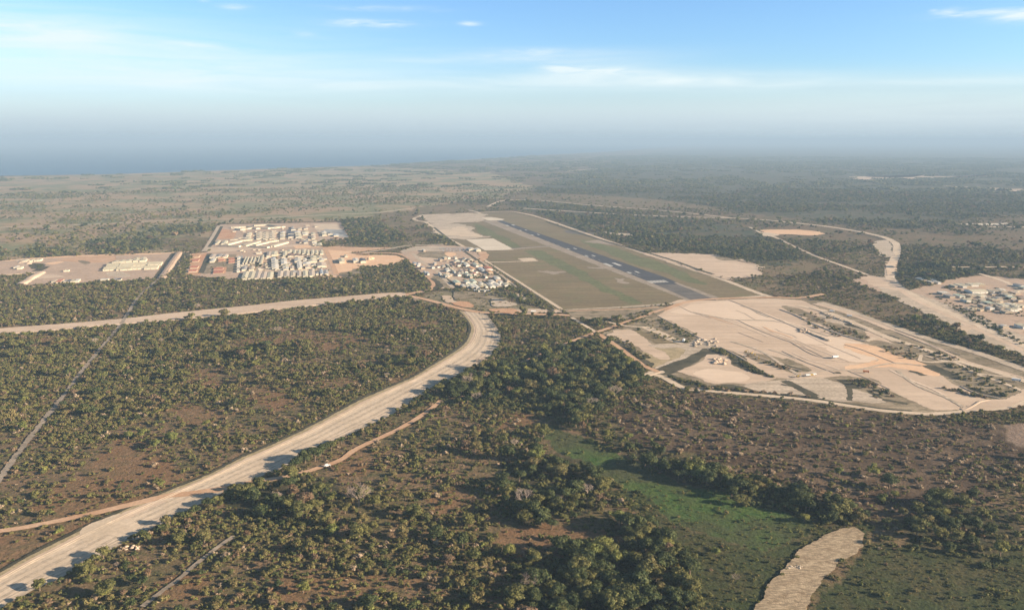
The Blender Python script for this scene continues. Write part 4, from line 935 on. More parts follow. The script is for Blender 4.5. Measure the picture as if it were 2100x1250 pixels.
for (x, y, s_, k_) in TI:
    sz = 'broad' if s_ > 1.25 else 'medium' if s_ > .8 else 'small'; rg_ = region(x, y); c_ = COL[k_]
    make_tree(x, y, s_, k_, f'{sz} {c_} tree {rg_}', f'{sz} {c_} trees {rg_}', hs=random.uniform(.9, 1.25) if s_ < 1.2 else random.uniform(.85, 1.05))
for (x, y, s_, k_) in TB:
    rg_ = region(x, y); make_tree(x, y, s_, 7, f'pale leafless tree {rg_}', f'pale leafless trees {rg_}', name='bare_tree')
for u, v, s_, k_, lb in [(1074,1040,1.75,7,'big pale leafless tree rising from the dark clump beside the meadow'), (1086,1212,1.35,7,'white dead tree standing in the dark wood at the bottom'), (565,1030,1.0,7,'greyish leafless tree right below the causeway crossing'),
                         (137,772,1.1,7,'pale leafless tree beside the thin track on the left'), (1205,1015,1.1,7,'pinkish leafless tree between the dark clump and the meadow'), (1052,617,1.75,1,'lone round dark tree on the dry field below the village'),
                         (683,1100,1.15,5,'bright yellow green tree at the bottom left of centre'), (622,1215,.9,5,'small yellow green bush tree near the bottom edge'), (45,882,1.15,5,'bright yellow green tree left of the thin track'),
                         (264,900,.95,5,'leftmost of the yellow green trees in the scrub'), (291,897,1.15,5,'broad yellow green tree in the scrub beside dark shade'), (424,875,.95,5,'small bright yellow green tree midway to the causeway'),
                         (320,920,1.1,5,'yellow green tree at the lower end of its row in the scrub'), (352,908,1.3,5,'tallest yellow green tree of the row in the scrub'), (1043,1142,1.1,5,'yellow green round tree below the brown patch'),
                         (212,1226,.9,5,'yellow green tree at the bottom left below the causeway'), (1243,895,.9,5,'yellow green tree where the dark wood meets the meadow'), (1412,855,.9,5,'yellow tree on the burnt ground below the perimeter road'),
                         (1720,975,.95,5,'yellow green round tree on the burnt ground'), (1490,905,.9,5,'light green round tree midway across the burnt ground'), (1365,1125,1.2,5,'pale yellow tree at the lower edge of the meadow'),
                         (1835,1022,.8,5,'small light green tree above the lower right grove'), (102,748,.8,5,'light green tree above the thin track'), (1468,1140,.8,5,'small light green tree alone in the lower meadow'),
                         (330,1000,.8,5,'yellowish tree on the brown ground above the causeway'), (1650,1070,.85,5,'pale green tree at the upper edge of the lower meadow')]:
    gx, gy = G(u, v); make_tree(gx, gy, s_, k_, lb, None, name='bare_tree' if k_ == 7 else 'broadleaf_tree')
CB = {}
for (x, y, s_, k_) in BI:
    key = (k_, random.randrange(3))
    if key not in CB: CB[key] = crown_mesh('bush', 2, 2.4, 260, .24, 5, ['leaf_dark','leaf_mid','leaf_olive','leaf_mid','leaf_brown','leaf_light','leaf_dry'][k_], 700+k_*10+key[1], trunk=False, base=.12, flat=.8)
    rg_ = region(x, y); c_ = ['dark green','mid green','olive','green','brown','yellow green','pale dry'][k_]
    o = link('bush', CB[key]); o.location = (x, y, 0); o.scale = (s_, s_, s_*random.uniform(.8, 1.2)); o.rotation_euler.z = random.uniform(0, 6.28)
    tag(o, f'low rounded {c_} bush {rg_}', 'bush', f'{c_} bushes {rg_}')

def scatter(name, protos, P_, label, cat, group=None):
    me = bpy.data.meshes.new(name); me.from_pydata([(a[0], a[1], 0) for a in P_], [], [])
    n = len(P_)
    me.attributes.new('idx', 'INT', 'POINT').data.foreach_set('value', np.array([a[3] for a in P_], np.int32))
    sc_ = np.array([a[2] for a in P_]); sv_ = np.stack([sc_*rng.uniform(.85, 1.15, n), sc_*rng.uniform(.85, 1.15, n), sc_*rng.uniform(.75, 1.2, n)], 1).astype(np.float32)
    me.attributes.new('size', 'FLOAT_VECTOR', 'POINT').data.foreach_set('vector', sv_.ravel())
    rv = np.zeros((n, 3), np.float32); rv[:, 2] = rng.uniform(0, 6.28, n)
    me.attributes.new('turn', 'FLOAT_VECTOR', 'POINT').data.foreach_set('vector', rv.ravel())
    o_ = link(name, me)
    ng = bpy.data.node_groups.new(name, 'GeometryNodeTree')
    ng.interface.new_socket('Geometry', in_out='INPUT', socket_type='NodeSocketGeometry'); ng.interface.new_socket('Geometry', in_out='OUTPUT', socket_type='NodeSocketGeometry')
    gi, go, jn = ng.nodes.new('NodeGroupInput'), ng.nodes.new('NodeGroupOutput'), ng.nodes.new('GeometryNodeJoinGeometry')
    def att(nm, ty):
        a_ = ng.nodes.new('GeometryNodeInputNamedAttribute'); a_.data_type = ty; a_.inputs[0].default_value = nm
        return [q for q in a_.outputs if q.enabled and q.name == 'Attribute'][0]
    ai, as_, ar = att('idx', 'INT'), att('size', 'FLOAT_VECTOR'), att('turn', 'FLOAT_VECTOR')
    for i, pm in enumerate(protos):
        po = bpy.data.objects.new('shape_source', pm)
        oi = ng.nodes.new('GeometryNodeObjectInfo'); oi.inputs['Object'].default_value = po; oi.inputs['As Instance'].default_value = False
        cm = ng.nodes.new('FunctionNodeCompare'); cm.data_type = 'INT'; cm.operation = 'EQUAL'
        ia = [q for q in cm.inputs if q.enabled]; ng.links.new(ai, ia[0]); ia[1].default_value = i
        ip = ng.nodes.new('GeometryNodeInstanceOnPoints')
        ng.links.new(gi.outputs[0], ip.inputs['Points']); ng.links.new(cm.outputs[0], ip.inputs['Selection']); ng.links.new(oi.outputs['Geometry'], ip.inputs['Instance'])
        ng.links.new(ar, ip.inputs['Rotation']); ng.links.new(as_, ip.inputs['Scale']); ng.links.new(ip.outputs[0], jn.inputs[0])
    ng.links.new(jn.outputs[0], go.inputs[0])
    md = o_.modifiers.new('scatter', 'NODES'); md.node_group = ng
    tag(o_, label, cat, group, 'stuff'); return o_
scatter('savanna_woodland', TREE_P, TREES, 'mixed green and brown woodland covering the plain round the roads', 'woodland')
scatter('scrub', BUSH_P, BUSH, 'low dense mottled scrub between the trees on the near plain', 'scrub')
scatter('distant_woodland', FAR_P, FAR, 'hazy dark green woodland beyond the airfield and the camps', 'woodland')
scatter('horizon_woodland', WOOD_P, WOOD, 'faint blue green woodland fading into haze toward the horizon', 'woodland')


# =================================================================== BUILDINGS
def box_v(x0, x1, y0, y1, z0, z1):
    v = [(x0,y0,z0),(x1,y0,z0),(x1,y1,z0),(x0,y1,z0),(x0,y0,z1),(x1,y0,z1),(x1,y1,z1),(x0,y1,z1)]
    f = [(0,3,2,1),(4,5,6,7),(0,1,5,4),(1,2,6,5),(2,3,7,6),(3,0,4,7)]; return v, f
class MB:
    def __init__(s): s.v, s.f = [], []
    def add(s, v, f): n = len(s.v); s.v += list(v); s.f += [tuple(i+n for i in q) for q in f]; return s
    def box(s, *a): return s.add(*box_v(*a))
    def build(s, name, mat): return mesh(name, s.v, s.f, mat)
BC = {}
def house_parts(L_, Wd, h, rise, roof, wall, flat):
    """long side on x. returns meshes for walls, roof, doors"""
    key = (round(L_), round(Wd), round(h*2), roof, wall, flat)
    if key in BC: return BC[key]
    L_, Wd = round(L_), round(Wd); a, b = L_/2, Wd/2
    m_ = MB()
    if flat: m_.box(-a, a, -b, b, -.3, h)
    else:
        v = [(-a,-b,-.3),(a,-b,-.3),(a,b,-.3),(-a,b,-.3),(-a,-b,h),(a,-b,h),(a,b,h),(-a,b,h),(-a,0,h+rise),(a,0,h+rise)]
        m_.add(v, [(0,3,2,1),(0,1,5,4),(2,3,7,6),(1,2,6,9,5),(3,0,4,8,7)])
    wl = m_.build('walls', wall); m_ = MB(); o_ = .5; t_ = .16
    if flat: m_.box(-a-o_, a+o_, -b-o_, b+o_, h+.01, h+.3); m_.box(-a*.5, -a*.5+1.6, -1, 1, h+.3, h+1.3) if Wd > 9 else None
    else:
        hb = h - rise*o_/b
        for s_ in (-1, 1):
            v = [(-a-o_, s_*(b+o_), hb+.02), (a+o_, s_*(b+o_), hb+.02), (a+o_, 0, h+rise+.02), (-a-o_, 0, h+rise+.02)]; v += [(p[0], p[1], p[2]+t_) for p in v]
            f = [(0,1,2,3),(4,7,6,5),(0,4,5,1),(1,5,6,2),(3,2,6,7),(0,3,7,4)]
            if s_ > 0: f = [q[::-1] for q in f]
            m_.add(v, f)
    rf = m_.build('roof', roof)
    m_ = MB(); n_ = max(1, int(L_/9))
    for i in range(n_):
        cx = -a + (i+.5)*L_/n_
        for s_ in (-1, 1): m_.box(cx-1.2, cx+.2, min(s_*(b-.05), s_*(b+.06)), max(s_*(b-.05), s_*(b+.06)), 1.0, 2.2)
    wn = m_.build('window_band', 'glass')
    BC[key] = (wl, rf, wn); return BC[key]
NB = [0]
def house(x, y, L_, Wd, ang, roof='white_roof', wall='cream_wall', h=3.2, label=None, group=None, name='house', cat='building', flat=False, z=None):
    if Wd > L_: L_, Wd = Wd, L_; ang += pi/2
    r_ = bpy.data.objects.new(name, None); col.objects.link(r_); r_.location = (x, y, LAYER[0]+.02 if z is None else z); r_.rotation_euler.z = ang
    wl, rf, wn = house_parts(max(3, L_), max(3, Wd), h, min(2.0, max(.4, Wd*.075)), roof, wall, flat)
    link('wall', wl, r_); link('roof', rf, r_)
    if L_ > 14: link('window', wn, r_)
    tag(r_, label, cat, group); return r_
def rect_house(u0, v0, u1, v1, dep, **k):
    """roof seen in the photograph between the corners -> a building on the ground; dep = direction of the camp's lines in depth"""
    h = k.get('h', 3.2); uc = (u0+u1)/2
    a_ = G(uc, v0, h+.6); b_ = G(uc, v1, h+.6); c_ = ((a_[0]+b_[0])/2, (a_[1]+b_[1])/2)
    D_ = math.dist(a_, b_); Wm = .88*(u1-u0)*math.sqrt(c_[0]**2+c_[1]**2+H*H)/F
    return house(c_[0], c_[1], Wm*abs(sin(dep)) if False else Wm, max(4, D_*.92), dep - pi/2, **k)
def dirof(p, q): a_, b_ = G(*p), G(*q); return atan2(b_[1]-a_[1], b_[0]-a_[0])
DC = dirof((391,563), (426,518.6)); D1 = dirof((322,570), (360,519)); DV = RA
WT, CR, PK, GY, DK, RD, OR_, GN, BL, BR, TN = 'white_roof','cream_roof','pink_roof','grey_roof','dark_roof','red_roof','orange_roof','green_roof','blue_roof','brown_roof','tan_roof'
RN = {WT:'white', CR:'cream', PK:'pinkish', GY:'grey', DK:'dark grey', RD:'red', OR_:'orange', GN:'pale green', BL:'blue grey', BR:'brown', TN:'tan'}
ORD = ['first','second','third','fourth','fifth','sixth','seventh','eighth','ninth','tenth','eleventh','twelfth','thirteenth','fourteenth','fifteenth','sixteenth']
def row(cv, rects, dep, roof, what, where, group, name='barrack', cat='building', h=3.4, flat=False, wall='cream_wall'):
    for i, q in enumerate(rects):
        rf = roof[i] if isinstance(roof, (list, tuple)) else roof
        (u0, v0), (u1, v1) = cv(f'{q[0]},{q[1]} {q[2]},{q[3]}')
        rect_house(u0, v0, u1, v1, dep, roof=rf, wall=wall, h=h, flat=flat, name=name, cat=cat, group=group, label=f'{RN[rf]} roofed {what}, {ORD[i]} {where if "from" in where else "from left " + where}')
# main camp, front block
FR = [(640,765,718,866),(726,762,806,862),(811,760,886,860),(892,770,966,858),(976,772,1052,852),(1115,756,1188,838),(1196,754,1272,838),(1286,756,1352,830),(1370,754,1432,832),(1450,752,1522,830),(1535,750,1612,826)]
row(CM, FR, DC, [CR,CR,PK,PK,CR,PK,PK,TN,PK,CR,PK], 'long accommodation block', 'in the front row of the big camp', 'front row of camp blocks')
row(CM, [(1320,474,1364,524),(1380,474,1424,524),(1440,474,1488,526),(1500,474,1540,532),(1560,474,1604,528),(1615,478,1660,528),(1676,478,1724,528)], DC, CR, 'narrow block', 'in the top right row of the camp', 'narrow blocks at the back of the camp')
row(CM, [(656,568,676,655),(692,570,716,655),(748,568,770,642),(786,570,812,642),(846,566,866,636),(880,540,916,664)], DC, CR, 'yellowish wing', 'of the comb shaped cream group', 'comb shaped cream group')
row(CM, [(1024,575,1084,602),(1030,606,1118,636),(1030,640,1120,670),(1032,674,1122,700),(1034,704,1130,724)], DC, [BL,WT,WT,WT,WT], 'hall', 'from back in the stack left of the trees', 'white halls in a stack')
row(CM, [(1156,592,1240,622),(1160,626,1240,668),(1178,672,1258,702),(1186,706,1262,736)], DC, [WT,WT,CR,WT], 'big hall', 'from back in the middle stack', 'middle stack of halls')
row(CM, [(1340,584,1430,604),(1336,606,1430,628),(1370,632,1436,660),(1370,664,1440,688),(1376,690,1444,716)], DC, WT, 'hall', 'from back in the right of centre stack', 'right of centre halls')
row(CM, [(1452,596,1506,620),(1518,600,1642,634),(1668,590,1740,618)], DC, [WT,CR,WT], 'office', 'in the upper right of the camp', 'upper right offices')
row(CM, [(1550,554,1636,590),(1640,558,1708,586)], DC, CR, 'office', 'behind the white offices', 'cream offices')
row(CM, [(1450,640,1552,672),(1480,678,1556,712),(1562,660,1630,684),(1640,644,1768,696)], DC, [WT,PK,GY,PK], 'workshop', 'in the lower right of the camp', 'lower right workshops')
row(CM, [(1282,690,1332,730),(1290,752,1366,784),(1622,775,1664,800),(1680,738,1724,800),(1734,744,1796,800)], DC, [PK,GY,GY,BL,GY], 'shed', 'near the right front corner of the camp', 'front corner sheds')
row(CM, [(966,498,1024,560),(1032,494,1108,546),(1182,488,1240,552),(1244,474,1310,506),(1246,524,1330,560),(1334,528,1404,556)], DC, [PK,CR,CR,CR,BR,BR], 'building', 'along the back road of the camp', 'back road buildings')
row(CM, [(636,690,700,742),(732,690,792,742)], DC, [GY,TN], 'store', 'below the comb shaped group', 'stores')
row(CM, [(574,565,602,592),(574,604,602,626),(572,640,600,664),(570,676,598,698),(568,712,598,734),(566,745,596,765)], DC, [WT,BL,WT,WT,GY,WT], 'small cabin', 'from back in the cabin column', 'cabin column', name='cabin', h=2.8, flat=True)
row(CM, [(206,536,276,578),(290,532,360,572),(378,534,440,572),(212,586,268,632)], DC, [PK,GY,PK,WT], 'unfinished block', 'at the back of the red building site', 'unfinished blocks')
row(CM, [(318,566,392,590),(322,600,388,624),(458,590,528,612),(456,622,526,652),(256,714,380,740),(250,748,384,790)], DC, [OR_,RD,RD,RD,RD,RD], 'stack of building material', 'on the red building site', 'red stacks on the building site', name='covered_stack', cat='stack', h=1.6, flat=True, wall='tan_wall')
row(CM, [(-20,540,60,570),(-30,600,50,630),(-60,690,40,716),(-78,740,24,764)], DC, [OR_,RD,RD,RD], 'row of containers', 'from back in the orange strip beside the camp', 'containers in the orange strip', name='container_row', cat='container', h=2.6, flat=True, wall='tan_wall')
# back block
q_ = 0
for i in range(3):
    row(CM, [(828+i*86,234+j*24,828+i*86+80,234+j*24+20) for j in range(4)], DC, TN, 'long barrack', f'from back in the {ORD[i]} column of the grey block', 'grey barrack block', h=3)
row(CM, [(700,244,762,262),(690,268,756,284),(690,292,752,308),(688,314,750,334)], DC, CR, 'office block', 'from back, left of the grey barracks', 'pale office blocks')
row(CM, [(1150,228,1214,248),(1144,252,1214,272),(1146,278,1212,296),(1142,300,1210,320)], DC, [WT,CR,WT,CR], 'office block', 'from back, right of the grey barracks', 'pale blocks right of the barracks')
row(CM, [(1250,232,1330,262),(1252,268,1332,302)], DC, DK, 'workshop', 'in the dark yard of the back camp', 'dark workshops')
row(CM, [(1340,224,1420,244),(1350,250,1430,270),(1440,224,1530,244),(1446,250,1524,270),(1354,276,1438,306),(1556,244,1618,270),(1564,278,1622,306),(1566,310,1618,322)], DC, [WT,CR,CR,WT,CR,CR,PK,TN], 'building', 'in the right part of the back camp', 'right buildings of the back camp')
row(CM, [(1700,224,1766,248),(1706,252,1772,276),(1780,238,1850,262),(1860,262,1930,284)], DC, [WT,CR,GY,BL], 'shed', 'in the grey yard at the right corner', 'grey yard sheds')
row(CM, [(284,350,330,392),(366,350,430,392)], DC, CR, 'yellowish house', 'in the left corner of the back camp', 'yellowish corner houses')
row(CM, [(1404,350,1440,374),(1460,350,1520,378),(1570,350,1640,368),(1580,380,1640,396),(1650,380,1712,404),(1604,404,1700,416)], DC, [BR,GY,CR,WT,CR,CR], 'house', 'by the gate between the two camp blocks', 'gate houses')
row(CM, [(1300,158,1330,186),(1380,180,1440,196),(1460,170,1520,192),(1290,190,1360,204)], DC, [GY,TN,PK,GY], 'shed', 'at the far edge of the back camp', 'far edge sheds')
def strip(u0, v0, u1, v1, wd, k_=0, **k):
    a_, b_ = G(u0, v0), G(u1, v1); house((a_[0]+b_[0])/2, (a_[1]+b_[1])/2, math.dist(a_, b_), wd, atan2(b_[1]-a_[1], b_[0]-a_[0]), **k)
for i, q in enumerate([(346,430,606,438),(420,418,606,370),(640,426,770,384),(660,434,860,372),(800,424,968,386),(760,442,990,452),(1000,442,1130,404),(1040,440,1236,386),(960,380,1110,362),(620,362,760,352)]):
    (a1, b1), (a2, b2) = CM(f'{q[0]},{q[1]} {q[2]},{q[3]}'); strip(a1, b1, a2, b2, 13, roof=[TN,CR,TN,TN,CR,TN,TN,CR,TN,TN][i], name='long_shed', label=f'long slanting shed, {ORD[i]} from left in the middle of the camp', group='long slanting sheds')
for i, q in enumerate([(480,186,680,176),(600,214,760,190),(560,200,640,214),(700,168,850,200),(790,158,1000,146),(860,190,1000,196),(1000,150,1190,178),(1010,190,1200,172)]):
    (a1, b1), (a2, b2) = CM(f'{q[0]},{q[1]} {q[2]},{q[3]}'); strip(a1, b1, a2, b2, 15, roof=[CR,TN,CR,TN,CR,CR,TN,TN][i], name='long_shed', label=f'long pale shed, {ORD[i]} from left at the far edge of the camp', group='far long sheds')
# left compound
for nm, (x0, x1, y0, y1, n_) in dict(upper_left=(1165,1446,146,190,3), upper_right=(1464,1746,136,170,3), lower_left=(1128,1412,188,220,2), lower_right=(1426,1706,176,208,2)).items():
    for j in range(n_):
        ya = y0 + (y1-y0)*j/n_; sl_ = -22*(ya-y0)/40
        (u0, v0), (u1, v1) = C4(f'{x0+sl_},{ya+6} {x1+sl_},{ya+(y1-y0)/n_+3}')
        for hlf in range(2):
            um = (u0+u1)/2; ua, ub = (u0, um-.4) if hlf == 0 else (um+.4, u1)
            rect_house(ua, v0-.6*hlf+.5, ub, v1-.6*hlf+.3, D1, roof=CR, h=3.2, name='barrack', cat='building', group=f'cream barracks, {nm.replace("_"," ")} block', label=f'{"left" if hlf == 0 else "right"} cream barrack, {ORD[j]} line, {nm.replace("_"," ")} block')
row(C4, [(1216,130,1280,146),(1292,124,1350,140),(1362,118,1422,136),(1440,112,1496,132),(1512,106,1574,130),(1446,98,1500,110),(1518,94,1572,104)], D1, CR, 'small block', 'behind the long barracks', 'small cream blocks')
row(C4, [(330,114,360,130),(380,110,412,126),(416,108,446,124),(160,186,196,200),(198,192,238,208),(250,118,300,134)], D1, [CR,CR,CR,WT,CR,CR], 'hut', 'by the sand heaps of the left compound', 'huts by the sand heaps', name='hut')
row(C4, [(568,336,600,356),(622,330,668,360),(700,336,728,356),(732,334,758,354),(772,332,806,354),(812,328,852,350),(1090,322,1128,334),(1134,322,1168,332),(1230,316,1262,334),(1268,318,1306,336),(690,228,742,236),(1296,218,1330,226)], D1, [TN,RD,GY,DK,CR,WT,WT,WT,GY,DK,CR,WT], 'container', 'along the front of the left compound', 'containers in the left compound', name='container', cat='container', h=2.6, flat=True)
row(CM, [(2010,540,2050,560),(1950,590,1990,606),(1950,622,2010,640)], DC, [CR,PK,WT], 'shed', 'in the sand yard beside the camp', 'sand yard sheds')
row(Z3, [(60,540,110,570),(180,540,230,565),(240,540,290,566)], DC, [CR,WT,DK], 'workshop', 'in the orange yard', 'orange yard workshops', h=5)
# central village
VB = [(960,655,1080,705,GN),(1160,650,1250,690,GN),(1270,630,1360,686,GN),(1100,725,1170,766,WT),(1176,722,1236,762,CR),(1216,702,1370,722,GN),(1250,732,1330,786,WT),(1336,734,1412,790,WT),(1420,684,1490,716,WT),(1416,722,1500,764,CR),(1506,724,1560,772,CR),(1580,704,1690,766,WT),(1694,700,1800,762,WT),
      (1600,650,1700,690,WT),(1690,580,1790,612,WT),(1700,616,1796,642,WT),(1770,664,1838,694,WT),(1240,406,1330,466,OR_),(1556,470,1650,512,OR_),(1514,404,1640,458,RD),(1160,350,1244,386,WT),(855,360,890,430,CR),(936,440,974,510,CR),(800,540,878,574,CR),(840,578,880,590,WT),
      (1330,340,1380,392,GN),(1310,510,1362,542,RD),(780,230,840,256,CR),(846,226,900,250,TN),(1442,420,1500,480,BL),(960,340,1010,380,BR),(1014,352,1080,382,BR),(820,450,896,480,WT),(1070,470,1136,500,GY),(1150,470,1210,498,BR),(1340,470,1390,500,BR),(232,330,300,360,BL),
      (310,330,364,352,GY),(300,362,360,384,BL),(366,404,440,430,GY),(432,486,470,520,WT),(474,500,520,536,BL),(600,334,660,360,WT),(664,386,720,408,BR),(560,396,620,420,GY),(700,262,764,288,GY),(970,228,1020,252,CR),(1140,240,1200,270,TN),(1230,262,1300,290,CR),(980,292,1070,310,GN),
      (1090,312,1150,330,WT),(920,376,960,400,BR),(1440,700,1480,716,GN),(1840,700,1980,744,CR),(410,98,452,122,WT),(700,512,740,548,WT),(1516,560,1560,590,TN),(1240,560,1300,590,GN),(1030,540,1100,556,PK),(1180,520,1240,556,GN),(1900,640,1960,664,TN)]
for i, q in enumerate(VB):
    (u0, v0), (u1, v1) = ZV(f'{q[0]},{q[1]} {q[2]},{q[3]}'); side = 'front' if q[1] > 640 else 'middle' if q[1] > 430 else 'back'; cx = (q[0]+q[2])/2
    sd = 'left' if cx < 700 else 'centre left' if cx < 1100 else 'centre right' if cx < 1450 else 'right'
    rect_house(u0, v0, u1, v1, DV, roof=q[4], wall='white_wall' if i % 3 else 'tan_wall', h=3.6, name='village_house', label=f'{RN[q[4]]} roofed house at the {side} {sd} of the central village', group=f'{RN[q[4]]} roofed houses, {side} {sd} of the village')
for i in range(34):
    u, v = ZV(f'{random.uniform(760,1500)},{random.uniform(300,600)}')[0]; gx, gy = G(u, v); rf = random.choice([TN,GY,BR,CR,WT,GN,PK])
    house(gx, gy, random.uniform(6, 12), random.uniform(5, 9), DV+random.uniform(-.2,.2), roof=rf, wall='tan_wall', h=2.8, name='hut', cat='hut', label=f'small {RN[rf]} roofed hut among the houses of the central village', group=f'small {RN[rf]} roofed village huts')
for i in range(9):
    (u0, v0), (u1, v1) = ZV(f'{1330+i*36},{822+(i%3)*4} {1354+i*36},{834+(i%3)*4}')
    rect_house(u0, v0, u1, v1, DV, roof=WT, wall='white_wall', h=2.4, flat=True, name='container', cat='container', label=f'white container, {ORD[i]} from left in the row before the village', group='container row before the village')
def carport(u, v, L_, Wd, ang, label, group):
    gx, gy = G(u, v); r_ = bpy.data.objects.new('carport', None); col.objects.link(r_); r_.location = (gx, gy, LAYER[0]+.02); r_.rotation_euler.z = ang
    if 'cp' not in BC: BC['cp'] = (MB().box(-L_/2, L_/2, -Wd/2, Wd/2, 2.7, 2.95).build('canopy', 'blue_roof'), MB().box(-.15, .15, -.15, .15, -.3, 2.69).build('post', 'steel'))
    link('canopy', BC['cp'][0], r_)
    for a_, b_ in ((-1,-1),(1,-1),(-1,1),(1,1)): p_ = link('post', BC['cp'][1], r_); p_.location = (a_*(L_/2-.6), b_*(Wd/2-.6), 0)
    tag(r_, label, 'carport', group)
for i in range(7):
    for j in range(2):
        u, v = ZV(f'{790+i*62+j*14},{92+j*34}')[0]; carport(u, v, 26, 5, DV+1.2, f'grey carport, {ORD[i]} from left in the {"far" if j == 0 else "near"} parking row', 'carports at the parking lot')
row(ZV, [(1214,70,1330,100),(1340,80,1440,112)], DV, WT, 'terminal hall', 'beside the apron', 'terminal halls', h=5)
# right village
EB = [(160,208,250,232,WT),(300,210,380,232,WT),(312,250,350,270,WT),(400,250,450,272,WT),(638,300,680,324,CR),(728,290,790,326,CR),(796,290,850,322,CR),(870,284,980,308,CR),(985,282,1080,304,CR),(870,372,1100,404,CR),(460,400,570,424,WT),(1180,372,1280,398,TN),(1290,376,1400,404,TN),
      (804,504,880,530,CR),(862,440,960,464,TN),(970,438,1100,462,CR),(1104,540,1200,566,GN),(1310,572,1400,598,CR),(1410,570,1500,592,WT),(1490,584,1580,606,CR),(1306,612,1390,634,TN),(1150,618,1220,636,WT),(1360,666,1470,690,TN),(1440,640,1560,660,CR),(1336,876,1420,896,WT),
      (1590,862,1700,900,CR),(1040,576,1100,600,PK),(1564,292,1640,318,GY),(1500,402,1580,424,PK),(1290,360,1380,374,WT),(1240,480,1330,500,GY),(1020,500,1090,520,TN),(1440,470,1520,492,GN),(1530,620,1600,640,CR),(1620,330,1700,350,GN),(1400,440,1470,456,CR),(1180,500,1240,520,CR),(700,440,780,470,GN),(560,440,640,470,GY)]
DE = dirof((1826,574), (1824,537))
for i, q in enumerate(EB):
    (u0, v0), (u1, v1) = ZE(f'{q[0]},{q[1]} {q[2]},{q[3]}'); side = 'far' if q[1] < 350 else 'middle' if q[1] < 520 else 'near'; sd = 'left' if (q[0]+q[2])/2 < 700 else 'centre' if (q[0]+q[2])/2 < 1200 else 'right'
    rect_house(u0, v0, u1, v1, pi/2+.1, flat=i % 3 > 0, roof=q[4], wall='white_wall' if i % 2 else 'tan_wall', h=3.6, name='village_house', label=f'{RN[q[4]]} roofed building in the {side} {sd} part of the right hand village', group=f'{RN[q[4]]} roofed buildings, {side} {sd}, right hand village')
for i in range(60):
    u, v = ZE(f'{random.uniform(860,1640)},{random.uniform(420,700)}')[0]; gx, gy = G(u, v); rf = random.choice([TN,GY,BR,CR,PK,TN,CR])
    house(gx, gy, random.uniform(6, 12), random.uniform(4, 8), .1+random.uniform(-.3,.3), flat=True, roof=rf, wall='tan_wall', h=2.8, name='hut', cat='hut', label=f'small {RN[rf]} roofed hut in the right hand village', group=f'small {RN[rf]} roofed huts, right hand village')
for i in range(70):
    (cx, cy), = CM(f'{random.uniform(600,1760)},{random.uniform(480,760)}'); gx, gy = G(cx, cy); rf = random.choice([CR,WT,GY,TN,PK,CR])
    house(gx, gy, random.uniform(6, 14), random.uniform(3, 7), DC+random.choice((0, pi/2)), flat=random.random() < .5, roof=rf, wall='cream_wall', h=2.6, name='cabin', cat='cabin', label=f'small {RN[rf]} roofed cabin between the halls of the big camp', group=f'small {RN[rf]} roofed camp cabins')
for i in range(40):
    (cx, cy), = CM(f'{random.uniform(480,1900)},{random.choice((random.uniform(150,215), random.uniform(330,350), random.uniform(215,330)))}'); gx, gy = G(cx, cy); rf = random.choice([CR,WT,GY,TN,DK,BR])
    house(gx, gy, random.uniform(8, 18), random.uniform(4, 9), DC+random.choice((0, pi/2)), flat=random.random() < .5, roof=rf, wall='cream_wall', h=2.6, name='cabin', cat='cabin', label=f'small {RN[rf]} roofed cabin in the far block of the big camp', group=f'small {RN[rf]} roofed far cabins')
